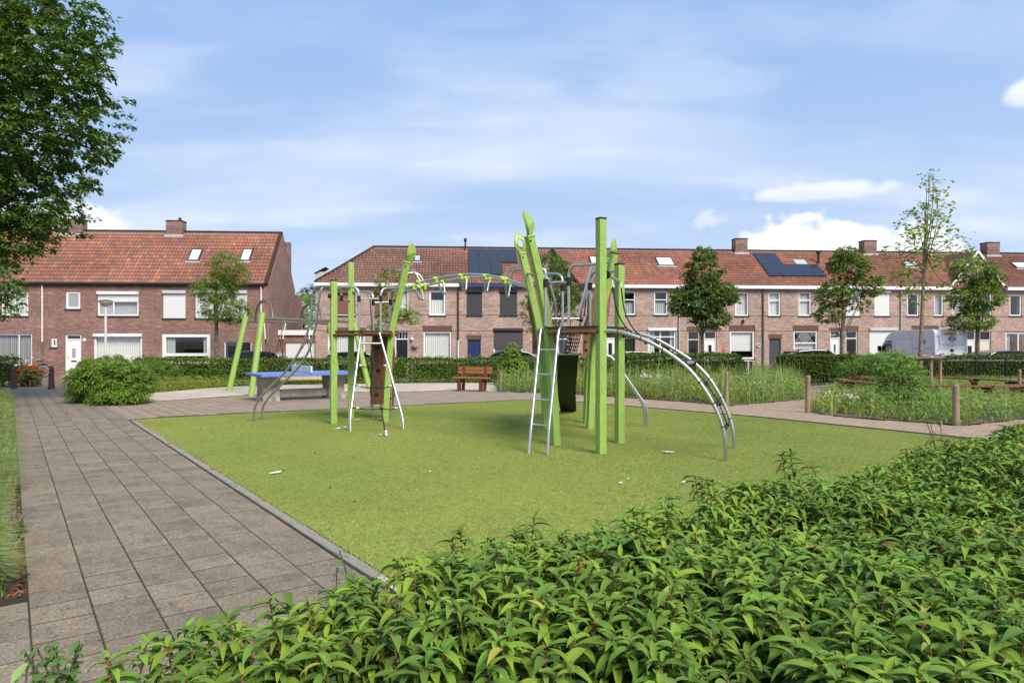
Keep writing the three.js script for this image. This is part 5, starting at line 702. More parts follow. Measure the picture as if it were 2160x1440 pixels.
{   // the tall young plane in the circular bench: a thin leader with airy leaves
  const x = 13.497, lobes = []; for (const [a, b, r, q] of [[1957,368,.22,.3], [1950,400,.4,.4], [1975,410,.3,.3], [1940,440,.6,.4], [1985,440,.45,.35], [1925,470,.5,.4], [1965,475,.6,.4], [2000,480,.4,.35], [1910,510,.55,.35], [1955,515,.7,.4], [2005,520,.45,.35], [1890,525,.3,.22], [2020,500,.22,.25], [1935,560,.7,.4], [1985,560,.6,.4], [1900,590,.6,.3], [2030,560,.35,.3], [1925,625,.4,.25], [1980,610,.5,.3], [2010,610,.4,.25], [1870,540,.25,.2]]) lobes.push([(a - 1080) / 1440 * 22.6, 1.55 + (720 - b) / 1440 * 22.6, -22.6 + (noise3(a * .1, b * .1, 1) - .5) * 1.2, r, q, r]);
  tree('young_plane_tree', 'tall slender young tree with sparse leaves inside the circular bench', x, -22.6, { trunk: 6.9, taper: 1.06, r: .075, lean: .25, fork: .62, lobes, limbs: 21, twigs: 330, per: 4, spread: .26, size: .72, color: [.15, .23, .06], seed: 47, shell: .15, droop: .2, leaf: LEAF.big, bark: M.barkPale });
  const SGk = 'stakes holding the young tree', tops = [[-.55, .25], [.08, .5], [.6, .15]];
  for (const [i, [dx, dz]] of tops.entries()) { const s = thing('tree_stake', ['left stake of the three round the young tree', 'front middle stake of the three round the young tree', 'right stake of the three round the young tree'][i], 'stake', x + dx, gy(-22.6), -22.6 + dz, 0, SGk); part('stake_shaft', rod(V(0, -.1, 0), V(0, 1.2, 0), .055, .052, 10), M.stake, s); part('stake_top', rod(V(0, 1.2, 0), V(0, 1.225, 0), .052, .04, 10), M.stake, s); }
  const bt = thing('tree_tie', 'grey webbing band joining the three stakes to the young trunk', 'tree tie', x, gy(-22.6) + 1.2, -22.6); part('tie_band', smooth([V(-.62, .02, .3), V(-.3, -.03, .42), V(.08, .0, .58), V(.36, -.02, .4), V(.66, .02, .18), V(.35, .03, -.04), V(0, .04, -.1), V(-.35, .03, .05), V(-.62, .02, .28)], .065, 40, 8), M.galvanised, bt);
}
tree('garden_tree', 'light green garden tree behind the garage', -17.111, -56, { trunk: 4, r: .15, lobes: [lobe([-17.111, 4.272, -56], [1.1, 1.3, 1.1]), lobe([-16.528, 2.717, -56], [1.4, 1.2, 1.2]), lobe([-17.889, 2.717, -56], [1.2, 1.2, 1.2])], twigs: 420, per: 10, spread: .4, size: 1.6, color: [.15, .24, .05], seed: 51, leaf: LEAF.small });
tree('conifer_tree', 'dark evergreen treetop showing far behind the garage', -23.5, -80, { trunk: 6, r: .2, lobes: [lobe([-23.5, 7.217, -80], [1.2, 1.0, 1.2]), lobe([-24.167, 5.994, -80], [1.2, 1.2, 1.2])], twigs: 260, per: 10, spread: .5, size: 1.8, color: [.035, .06, .03], seed: 52, leaf: LEAF.small });

// ---------- hedges and shrubs ----------
// a clipped hedge along a line: leaves on all its faces over twiggy insides
function hedge(name, label, pts, width, height, o) {
  const mid = pts[Math.floor(pts.length / 2)], g = thing(name, label, 'hedge', mid[0], gy(mid[1]), mid[1], 0, o.group), R = rng(o.seed), sw = new Swarm(), tw = [];
  for (let s = 0; s < pts.length - 1; s++) {
    const [ax, az] = pts[s], [bx, bz] = pts[s + 1], L = Math.hypot(bx - ax, bz - az), dx = (bx - ax) / L, dz = (bz - az) / L, nx = -dz, nz = dx, ends = [s === 0, s === pts.length - 2];
    const n = Math.round((L * (height * 2 + width) + 2 * width * height) * o.density);
    const toCam = nx * (ax) + nz * (az) < 0 ? 1 : -1;
    for (let i = 0; i < n; i++) {
      let t = R() * L, w, y, r = R() * (height * 2 + width * 1.6 + (ends[0] || ends[1] ? width * height * 2 / L : 0)), out = 0, yaw, pit = .2;
      if (r < height * 1.75) { w = width / 2 * toCam; y = Math.pow(R(), .8) * height; yaw = Math.atan2(nx * toCam, nz * toCam); } else if (r < height * 2) { w = -width / 2 * toCam; y = R() * height; yaw = Math.atan2(-nx * toCam, -nz * toCam); } else if (r < height * 2 + width * 1.6) { w = (R() - .5) * width; y = height; yaw = R() * 6.28; pit = -.5; } else { const e2 = ends[1] && R() < .5; if (e2) t = L; else if (ends[0]) t = 0; else t = L; w = (R() - .5) * width; y = R() * height; yaw = Math.atan2(e2 ? dx : -dx, e2 ? dz : -dz); }
      const x0 = ax + dx * t, z0 = az + dz * t, bulge = (fbm3(x0 * 1.3, y * 1.6, z0 * 1.3, 3) - .5) * (o.rough ?? .3), jit = (R() - .75) * .16, edge = y > height - .08 ? (R() < .1 ? R() * .12 : 0) : 0;
      const k = (w / (width / 2 || 1)); const x = x0 + nx * (w * (1 - .06 * (y / height)) + Math.sign(w) * (Math.abs(k) > .98 ? bulge + jit : 0)), z = z0 + nz * (w * (1 - .06 * (y / height)) + Math.sign(w) * (Math.abs(k) > .98 ? bulge + jit : 0));
      const yy = y + (y >= height ? bulge * .5 + jit * .5 + edge : 0), c = tint(R, lush(o.color), .5);
      sw.add(x, gy(z) + yy + .02, z, yaw + (R() - .5) * 2.2, pit + (R() - .5) * 1.4, (R() - .5) * 1.2, (o.size ?? 1) * (.7 + R() * .7), c[0], c[1], c[2]);
    }
    const nb = Math.ceil(L / .5); for (let i = 0; i < nb; i++) { const t = (i + R()) / nb * L, x = ax + dx * t, z = az + dz * t; for (let k = 0; k < 3; k++) tw.push(rod(V(x + (R() - .5) * .1, gy(z) - .05, z), V(x + (R() - .5) * .5, gy(z) + height * .8, z + (R() - .5) * width * .7), .018, .006, 5)); }
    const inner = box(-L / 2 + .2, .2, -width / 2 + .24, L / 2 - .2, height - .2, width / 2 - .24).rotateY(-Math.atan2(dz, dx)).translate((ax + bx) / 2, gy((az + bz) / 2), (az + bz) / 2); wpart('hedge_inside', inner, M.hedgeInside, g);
  }
  wpart('twigs', merge(tw), M.twig, g); sw.make('foliage', o.leaf ?? LEAF.hedge, M.leaf, g); return g;
}
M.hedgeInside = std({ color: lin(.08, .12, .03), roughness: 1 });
hedge('clipped_hedge', 'long clipped green hedge behind the sand and the park bench', [[-15.2, -27.6], [-10.5, -29.2], [-4.7, -31.2], [1.35, -31.9], [4.7, -31.2]], .9, 1.06, { density: 800, seed: 61, color: [.075, .13, .028], rough: .34 });
hedge('clipped_hedge', 'short clipped hedge behind the arched ladder, left of the waste container', [[4.934, -29.4], [9.586, -29]], 1.1, 1.22, { density: 850, seed: 62, color: [.062, .115, .03], rough: .3, size: 1.1 });
hedge('clipped_hedge', 'broad dark clipped hedge left of the circular bench', [[12.904, -32.6], [15.862, -32.4]], 1.7, 1.2, { density: 850, seed: 63, color: [.055, .095, .022], rough: .34, size: 1.1 });
hedge('clipped_hedge', 'long clipped hedge behind the black metal fence', [[16.657, -33.5], [28.646, -33]], 1.1, 1.16, { density: 620, seed: 64, color: [.06, .1, .024], rough: .25, size: 1.2 });
hedge('clipped_hedge', 'dark hedge stub at the left edge behind the bollard', [[-24, -28.4], [-20.572, -28]], 1.2, 1.12, { density: 700, seed: 65, color: [.05, .095, .03], rough: .25, size: 1.1 });
function shrub(name, label, category, x, z, lobes, o) { const g = thing(name, label, category, x, gy(z), z, 0, o.group), R = rng(o.seed), st = []; for (const l of lobes) for (let k = 0; k < (o.stems ?? 5); k++) st.push(smooth([V(x + (R() - .5) * .3, gy(z) - .05, z + (R() - .5) * .3), V(lerp(x, l[0], .6) + (R() - .5) * .2, lerp(gy(z), l[1], .6), lerp(z, l[2], .6)), V(l[0] + (R() - .5) * l[3], l[1] + R() * l[4] * .8, l[2] + (R() - .5) * l[5])], (f) => .018 * (1.2 - f), 8, 5)); wpart('stems', merge(st), M.twig, g); crown(lobes, o.twigs, o.per, o.spread, o.size ?? 1, o.color, R, o.shell ?? .4, o.droop ?? .2).make('foliage', o.leaf ?? LEAF.herb, M.leaf, g); return g; }
shrub('round_bush', 'big rounded green bush at the bend of the footpath', 'bush', -10.718, -18.2, [lobe([-10.768, 0.539, -18.2], [.8, .5, .75]), lobe([-11.664, 0.56, -19], [.5, .45, .6]), lobe([-10.225, 0.488, -18], [.6, .5, .6]), lobe([-10.144, 0.144, -17.6], [.62, .3, .55]), lobe([-11.306, 0.24, -18.5], [.5, .35, .5]), lobe([-11.215, 0.824, -19], [.6, .3, .6])], { twigs: 2000, per: 12, spread: .17, size: .85, color: [.1, .175, .035], seed: 71, shell: .5, leaf: LEAF.willow });
shrub('round_bush', 'green bush behind the round bush at the start of the hedge', 'bush', -13.635, -25.5, [lobe([-13.715, 0.422, -25], [.9, .5, .8]), lobe([-13.333, 0.394, -25.6], [.8, .45, .8])], { twigs: 420, per: 10, spread: .18, color: [.085, .15, .035], seed: 72, shell: .5 });
shrub('red_shrub', 'small shrub with rust red leaves beside the bollard', 'shrub', -20.378, -28.6, [lobe([-20.576, 0.12, -28.6], [.3, .34, .4]), lobe([-20.36, 0.25, -28.8], [.28, .3, .4])], { twigs: 170, per: 9, spread: .13, color: [.36, .085, .03], seed: 73, leaf: LEAF.small });
shrub('round_bush', 'low green plant between the bollards, right of the red shrub', 'bush', -19.858, -28.2, [lobe([-19.897, 0.062, -28.2], [.26, .34, .4])], { twigs: 90, per: 9, spread: .13, color: [.07, .12, .04], seed: 74, leaf: LEAF.small });
shrub('young_shrub', 'upright light green shrub right of the park bench', 'shrub', 0, -28.8, [lobe([0.04, 0.35, -28.8], [.48, .42, .45]), lobe([-0.04, 0.91, -28.8], [.34, .42, .36]), lobe([0, 1.29, -28.8], [.2, .22, .22]), lobe([0.32, 0.55, -28.8], [.24, .3, .3]), lobe([-0.28, 0.39, -28.8], [.25, .3, .3])], { twigs: 330, per: 9, spread: .14, color: [.13, .21, .05], seed: 75, leaf: LEAF.small });
shrub('red_wall_plant', 'bright red climbing plant on the wall between door and window', 'plant', 14.092, -45.6, [lobe([14.06, 0.79, -45.6], [.1, .16, .08]), lobe([14.155, 1.043, -45.6], [.08, .14, .07])], { twigs: 40, per: 6, spread: .05, size: .6, color: [.55, .02, .02], seed: 76, leaf: LEAF.small });
{ const R = rng(77), g = thing('ivy', 'ivy climbing over the cross gable of the pale terrace', 'ivy', 3.139, gy(-45), -45.2), sw = new Swarm(), f = ROW.right; for (let i = 0; i < 5200; i++) { const t = R(), s = lerp(15.491, 17.206, t), y = lerp(8.0, 5.0, t) - Math.pow(R(), 1.4) * 2.6, n = fbm3(s * 1.1, y * 1.1, 3, 3); if (n < .44 || y < 4.4) continue; const p = rowPoint(f, s + (R() - .5) * .5, y, -.03 - R() * .22), c = tint(R, [.1, .17, .05], .5); sw.add(p.x, p.y, p.z, (R() - .5) * 2, .5 + (R() - .5), (R() - .5), 1.3 + R() * .8, ...c); } sw.make('foliage', LEAF.small, M.leaf, g); wpart('stems', merge([0, .3, .6].map((t) => smooth([rowPoint(f, lerp(15.491, 17.206, t), -.2, -.05), rowPoint(f, lerp(15.491, 17.206, t) + .1, 3, -.05), rowPoint(f, lerp(15.491, 17.206, t), lerp(7.5, 5, t), -.05)], .03, 12, 5))), M.twig, g); }

// ---------- wild beds, ground cover, long grass ----------
function wild(name, label, poly, n, o) {
  const R = rng(o.seed), g = new THREE.Group(); g.name = numbered(name); g.userData.kind = 'stuff'; tag(g, label, o.category ?? 'plants'); scene.add(g);
  const tufts = new Swarm(), herbs = new Swarm(), stalks = new Swarm(), white = new Swarm(), yellow = new Swarm(), G = { t: tuftGeo(7, .42, .45, .011, o.seed, .5), s: tuftGeo(3, .8, .16, .012, o.seed + 1, .25) };
  scatter(poly, n, R, (xx, zz) => { const x = xx + (R() - .5) * .35, z = zz + (R() - .5) * .35;
    const m = fbm3(x * .55 + 3, 1, z * .55, 3), hgt = (typeof o.height === 'function' ? o.height(x, z) : o.height) * (.55 + m * .9), c = tint(R, m > .52 ? o.color : o.color2 ?? o.color, .45), y = gy(z), k = R();
    if (k < .34) tufts.add(x, y, z, R() * 6.28, 0, 0, hgt * (.6 + R() * .7), ...c);
    else if (k < .94) { const H = hgt * (.3 + R() * .45); for (let i = 0; i < 9; i++) herbs.add(x + (R() - .5) * .12, y + H * (i / 9) + .03, z + (R() - .5) * .12, i * 2.4 + R(), .1 + R() * .6 - i * .05, (R() - .5) * .6, (o.leafSize ?? 1) * (.8 + R() * .7) * (1.2 - i * .06), c[0] * .95, c[1] * .95, c[2] * .95); }
    else stalks.add(x, y, z, R() * 6.28, 0, 0, hgt * (.8 + R() * .6), c[0] * 1.15, c[1] * 1.1, c[2] * 1.3);
    if (o.white && R() < o.white(x, z)) for (let i = 0; i < 6; i++) white.add(x + (R() - .5) * .16, y + hgt * .42 + R() * .09, z + (R() - .5) * .16, R() * 6.28, -1.2 + R() * .5, 0, .28 + R() * .22, .85, .85, .8);
    if (o.yellow && R() < o.yellow) for (let i = 0; i < 3; i++) yellow.add(x + (R() - .5) * .1, y + hgt * .4 + R() * .08, z + (R() - .5) * .1, R() * 6.28, -1.2, 0, .2 + R() * .15, .8, .6, .05);
  });
  tufts.make('grass_tufts', G.t, M.blade, g, scene); herbs.make('herb_leaves', LEAF.herb, M.leaf, g, scene); stalks.make('seed_stalks', G.s, M.blade, g, scene); if (white.n) white.make('white_flowers', LEAF.small, M.petal, g, scene); if (yellow.n) yellow.make('yellow_flowers', LEAF.small, M.petal, g, scene);
  return g;
}
const near = (cx, cz, r, v) => (x, z) => Math.hypot(x - cx, z - cz) < r ? v : .002;
wild('wild_plants', 'wild grasses and flowering weeds in the bed behind the climbing frame', bedOne, 10500, { seed: 81, height: 1.15, color: [.3, .37, .08], color2: [.25, .36, .085], white: (x, z) => near(4.342, -20.502, .5, .5)(x, z) + near(5.828, -28.937, 1.2, .06)(x, z), yellow: .014 });
wild('wild_plants', 'wild plants and daisies in the bed round the circular bench', bedTwo, 12500, { seed: 82, height: (x, z) => Math.hypot(x - 13.9, z + 22.6) < 3.6 ? .3 : z < -19 ? .5 : x > 9.8 ? .5 : .85, color: [.24, .36, .08], color2: [.3, .37, .07], white: near(7.164, -14.844, .42, .5), yellow: .012 });
wild('ground_cover', 'low yellow green ground cover in front of the long hedge', coverPoly, 3400, { seed: 83, height: .62, color: [.31, .36, .05], color2: [.27, .35, .055], category: 'ground cover', leafSize: .9 });
shrub('tall_weed', 'tall feathery green weed clump in front of the circular bench', 'weeds', 8.942, -15.8, [lobe([8.888, 0.124, -15.8], [.75, .42, .6]), lobe([9.111, 0.606, -16], [.55, .45, .5]), lobe([8.45, 0.033, -15.6], [.6, .3, .5]), lobe([9.381, 0.178, -15.8], [.5, .4, .5]), lobe([9.169, 0.988, -16.2], [.35, .3, .35])], { twigs: 900, per: 11, spread: .15, size: .75, color: [.115, .21, .075], seed: 85, leaf: LEAF.willow, shell: .2, droop: -.2 });
shrub('tall_weed', 'tall feathery green weeds beside the broad dark hedge', 'weeds', 14.01, -26.2, [lobe([13.802, 0.538, -26.5], [.8, .5, .7]), lobe([14.444, 0.647, -26], [.8, .55, .7]), lobe([13.25, 0.354, -26.5], [.6, .4, .6]), lobe([14.986, 0.376, -26], [.6, .4, .6])], { twigs: 620, per: 10, spread: .2, size: .9, color: [.125, .215, .075], seed: 86, leaf: LEAF.willow, shell: .2, droop: -.2 });
{   // long grass left of the footpath
  const R = rng(91), sw = new Swarm(), gt = tuftGeo(10, .42, .6, .008, 91, .85);
  for (let i = 0; i < 30000; i++) { const p = .02 + Math.pow(R(), 1.5) * 20.4, q = (p < 3.4 ? -.15 - .08 * noise3(p * 3, 1, 1) : -.07) - Math.pow(R(), 1.35) * 2.2, [x, z] = grid(p, q); if (z > -3.6 || x / z > .85) continue; const edge = clamp((-.1 - q) / .25) * (p < 3.4 ? .6 : 1), c = tint(R, R() < .22 ? [.45, .43, .19] : [.31, .43, .085], .4); sw.add(x, gy(z), z, R() * 6.28, 0, 0, (.6 + edge * .5) * (.6 + R() * .6), ...c); }
  const m = sw.make('long_grass', gt, M.blade); tag(m, 'long soft grass along the left side of the footpath', 'grass');
  const lv = new Swarm(); for (let i = 0; i < 900; i++) { const p = -.02 + Math.pow(R(), 1.3) * 8.5, [x, z] = grid(p, -.02 - R() * R() * .26), k = .6 + R() * .7; lv.add(x, -.008 + R() * .012, z, R() * 6.28, (R() - .5) * .8, (R() - .5) * 1.6, .28 + R() * .3, .36 * k, .16 * k, .08 * k); }
  for (let i = 0; i < 60; i++) { const p = 2 + R() * 8, [x, z] = grid(p, 1.86 + R() * .12), k = .6 + R() * .7; lv.add(x, .02, z, R() * 6.28, (R() - .5) * .8, (R() - .5) * 1.6, .22 + R() * .2, .4 * k, .2 * k, .09 * k); }
  tag(lv.make('fallen_leaves', LEAF.small, M.leaf), 'dry orange leaves fallen along the edges of the footpath', 'leaves');
}

// ---------- the laurel hedge in the foreground ----------
{
  const g = thing('laurel_hedge', 'broad laurel hedge with drooping leaves across the foreground', 'hedge', 1.4, 0, -3.4), R = rng(101);
  const leafA = leafGeo(.128, .037, .68, 6, .6), leafB = leafGeo(.118, .034, .88, 6, .7), leafC = leafGeo(.134, .041, .5, 6, .5), shapes = [leafA, leafB, leafC];
  const sw = shapes.map(() => new Swarm()), all = [], stems = [], reds = [];
  // back edge of the hedge in plan, running with the paving
  const e0 = V(-.78, 0, -2.74), dir = V(.815, 0, -.579), nrm = V(.579, 0, .815);
  const shoot = (x, z, h, lean, big) => {
    const az = R() * 6.28, lx = Math.cos(az) * lean, lz = Math.sin(az) * lean, top = V(x + lx, h, z + lz), bot = V(x, Math.max(0, h - .42 - R() * .1), z);
    stems.push(sweep([bot, bot.clone().lerp(top, .6), top], (f) => .005 - f * .003, 5)); reds.push(sweep([bot.clone().lerp(top, .72), top], .0026, 5));
    const n = 15 + Math.floor(R() * 9), tone = tint(R, R() < .55 ? [.19, .305, .028] : [.12, .22, .022], .28); let yaw = R() * 6.28;
    for (let i = 0; i < n; i++) {
      const f = i / n, y = 1 - f * f * .62 - f * .1, p = bot.clone().lerp(top, y); yaw += 2.4 + (R() - .5) * .5;
      const old = R(), c = old < .006 ? [.42, .38, .05] : old < .0085 ? [.28, .09, .03] : tint(R, tone, .42);
      const pit = (i < 2 ? -1.0 + i * .3 : -.62 + f * .85) + (R() - .5) * .35, s = (i < 2 ? .55 : .64 + R() * .4) * big, k = Math.floor(R() * 3);
      const rec = [p.x, p.y, p.z, yaw, pit, (R() - .5) * .5, s, c[0], c[1], c[2], k]; all.push(rec);
    }
  };
  const heightAt = (s, w) => { const n = fbm3(s * .8 + 5, w * .9, 2, 3); return .48 + n * .36 - .06 * step(.3, 0, w) - .1 * step(.35, -.3, s); };
  for (let i = 0; i < 6200; i++) {
    const s = -.75 + R() * 9, w = .03 + Math.pow(R(), .95) * 3.2, x = e0.x + dir.x * s + nrm.x * w, z = e0.z + dir.z * s + nrm.z * w;
    if (-z < 1.15 || Math.abs(x / z) > .92) continue;
    const far = clamp((-z - 2.5) / 4); if (R() < far * .12) continue;
    if (s < 0 && R() < -s * .75) continue;
    shoot(x, z, heightAt(s, w) - Math.pow(R(), 2.2) * .22, .05 + R() * .06, 1);
  }
  for (const [x, z, h] of [[-.93, -2.5, .42], [-.82, -2.95, .35], [-1.0, -2.2, .48], [-.6, -2.75, .52], [-.2, -3.25, .66], [.02, -3.42, .7], [2.1, -5.0, .74], [1.2, -4.4, .7], [-1.18, -1.98, .42], [3.4, -5.7, .72]]) for (let k = 0; k < 3; k++) shoot(x + (R() - .5) * .12, z + (R() - .5) * .12, h - R() * .12, .06, 1);
  const score = (r) => { const D = -r[2]; if (D < 1.5 || Math.abs(r[0] / D) > .72 || (1.55 - r[1]) / D > .49) return -1; return r[6] / D + (r[1] > .5 ? .12 : 0); };
  const ranked = all.map((r) => [score(r), r]).sort((a, b) => b[0] - a[0]), single = new Set(ranked.slice(0, 300).map((a) => a[1])), mats = [];
  const pick = (r) => { const key = [Math.round(r[7] * 40), Math.round(r[8] * 40)].join(); let m = mats.find((q) => q.key === key); if (!m && mats.length < 14) { m = { key, mat: M.laurel.clone() }; m.mat.color.setRGB(r[7], r[8], r[9]); mats.push(m); } return (m ?? mats.reduce((a, b) => Math.abs(b.mat.color.g - r[8]) + Math.abs(b.mat.color.r - r[7]) < Math.abs(a.mat.color.g - r[8]) + Math.abs(a.mat.color.r - r[7]) ? b : a)).mat; };
  for (const r of all) { if (single.has(r)) { const m = part('leaf', shapes[r[10]], pick(r), g); m.position.set(r[0] - 1.4, r[1], r[2] + 3.4); m.rotation.set(r[4], r[3], r[5], 'YXZ'); m.scale.setScalar(r[6]); } else sw[r[10]].add(...r.slice(0, 10)); }
  sw.forEach((s, i) => s.make('foliage', shapes[i], M.laurel, g));
  const a = wpart('stems', merge(stems), M.twig, g), b = wpart('young_shoots', merge(reds), M.redStem, g); a.userData.kind = b.userData.kind = 'stuff';
}
// small weeds in front
function sprig(label, x, z, h, n, size, color, seed, y0 = 0, leaf = LEAF.small) { const g = thing('weed_sprig', label, 'weed', x, gy(z) + y0, z, 0), R = rng(seed), sw = new Swarm(), st = []; for (let k = 0; k < n; k++) { const a = R() * 6.28, L = h * (.6 + R() * .5), e2 = V(x + Math.cos(a) * L * .3, gy(z) + y0 + L, z + Math.sin(a) * L * .3), b = V(x + (R() - .5) * .1, gy(z) + y0 - .05, z + (R() - .5) * .1), m = b.clone().lerp(e2, .55).add(V(0, L * .08, 0)); st.push(smooth([b, m, e2], .0035, 8, 5)); for (let i = 0; i < 14; i++) { const p = b.clone().lerp(e2, .25 + i / 14 * .75), c = tint(R, color, .3); sw.add(p.x, p.y + L * .05, p.z, i * 2.4 + R(), (R() - .5) * .8, (R() - .5) * .6, size * (.7 + R() * .5), ...c); } } wpart('stems', merge(st), M.twig, g); sw.make('foliage', leaf, M.leaf, g); }
sprig('blue green leafy sprigs in the lower left corner', -1.819, -2.72, .34, 16, .5, [.14, .25, .06], 111);
sprig('small leafy sprigs at the bottom edge, left of the laurel hedge', -1.665, -2.4, .34, 12, .55, [.15, .26, .06], 112);
sprig('broad pale leaves in the very lower left corner', -1.465, -2.0, .5, 9, .5, [.3, .45, .14], 113, 0, LEAF.ash);
sprig('tall thin weed standing above the laurel hedge on the right', 4.007, -6.3, .98, 3, .75, [.17, .28, .05], 114, 0, LEAF.herb);
sprig('small weed sprig between the footpath and the laurel hedge', -1.002, -4.1, .3, 2, .4, [.15, .25, .07], 115);
sprig('tuft of weed growing on the edging left of the footpath', -3.987, -5.5, .14, 6, .5, [.16, .24, .08], 116, 0, LEAF.willow);

// ---------- vehicles ----------
M.paintWhite = new THREE.MeshPhysicalMaterial({ color: lin(.74, .75, .77), roughness: .35, clearcoat: .8, clearcoatRoughness: .08 }); M.tyre = plain(0x17181a, .9);
const paint = (r, g, b) => new THREE.MeshPhysicalMaterial({ color: lin(r, g, b), roughness: .35, metalness: .2, clearcoat: 1, clearcoatRoughness: .06 });
M.carGlass = new THREE.MeshPhysicalMaterial({ color: lin(.012, .014, .016), roughness: .04, clearcoat: 1 });
function wheel(x, y, z, r, w, parent) { const t = part('wheel', new THREE.TorusGeometry(r - .07, .085, 10, 26).scale(1, 1, 1.15).translate(x, y, z), M.tyre, parent); part('rim', rod(V(x, y, z - .07), V(x, y, z + .07), r - .1, r - .1, 22), M.lead, t); }
// a hatchback: length along x, nose at +x
function car(label, x, z, turn, mat, k = 1) {
  const g = thing('parked_car', label, 'car', x, gy(z) - .02, z, turn, 'cars parked behind the hedges'), s = new THREE.Shape(), W = 1.72;
  s.moveTo(-2.0, .28); s.lineTo(1.95, .28); s.bezierCurveTo(2.1, .3, 2.12, .5, 2.06, .66); s.bezierCurveTo(1.9, .82, 1.4, .9, 1.02, .94); s.lineTo(-1.86, 1.0); s.bezierCurveTo(-2.06, .96, -2.1, .6, -2.0, .28);
  part('body', new THREE.ExtrudeGeometry(s, { depth: W - .16, bevelEnabled: true, bevelSize: .07, bevelThickness: .08, bevelSegments: 4, curveSegments: 14 }).translate(0, 0, -(W - .16) / 2), mat, g);
  const c = new THREE.Shape(); c.moveTo(-1.84, .96); c.bezierCurveTo(-1.74, 1.22, -1.6, 1.38, -1.3, 1.42 * k); c.bezierCurveTo(-.6, 1.5 * k, .1, 1.5 * k, .36, 1.43 * k); c.bezierCurveTo(.66, 1.3, .9, 1.08, 1.08, .92); c.closePath();
  const gp = new THREE.ExtrudeGeometry(c, { depth: W - .4, bevelEnabled: true, bevelSize: .05, bevelThickness: .12, bevelSegments: 4, curveSegments: 16 }).translate(0, 0, -(W - .4) / 2); part('window_glass', gp, M.carGlass, g);
  const r = new THREE.Shape(); r.moveTo(-1.5, 1.4 * k); r.bezierCurveTo(-.6, 1.54 * k, .1, 1.53 * k, .42, 1.44 * k); r.lineTo(.36, 1.4 * k); r.bezierCurveTo(.1, 1.47 * k, -.6, 1.47 * k, -1.46, 1.36 * k); r.closePath();
  part('roof', new THREE.ExtrudeGeometry(r, { depth: W - .42, bevelEnabled: true, bevelSize: .025, bevelThickness: .06, bevelSegments: 3, curveSegments: 14 }).translate(0, 0, -(W - .42) / 2), mat, g);
  for (const sz of [-1, 1]) { for (const wx of [-1.28, 1.3]) wheel(wx, .31, sz * (W / 2 - .08), .31, .2, g); part('pillar', bar(V(-.42, .98, sz * .8), V(-.4, 1.42 * k, sz * .7), .08, .05, .01), mat, g); part('pillar', bar(V(1.02, .94, sz * .81), V(.4, 1.42 * k, sz * .69), .06, .05, .01), mat, g); part('pillar', bar(V(-1.78, .98, sz * .8), V(-1.42, 1.4 * k, sz * .69), .14, .05, .01), mat, g); part('headlight', rbox(.1, .13, .3, .03).translate(2.05, .66, sz * .62), M.lead, g); part('mirror', rbox(.12, .12, .18, .04).translate(.78, 1.0, sz * .98), mat, g); }
}
const tR = ROW.right.turn;
car('black parked car behind the swing legs', -14.26, -37.2, tR + Math.PI, paint(.012, .013, .015));
car('silver parked car behind the left climbing tower', -8.347, -37.8, tR, paint(.42, .44, .46), .98);
car('dark blue grey parked car behind the young shrub', 0.48, -38.4, tR, paint(.07, .09, .12));
car('silver grey parked car behind the right climbing tower', 6.537, -38.9, tR + Math.PI, paint(.28, .3, .31));
car('dark red parked car behind the broad dark hedge', 16.763, -37.6, tR, paint(.2, .02, .025), 1.06);
car('silver parked car behind the fence at the right edge', 27.722, -38.2, tR, paint(.45, .46, .47), 1.02);

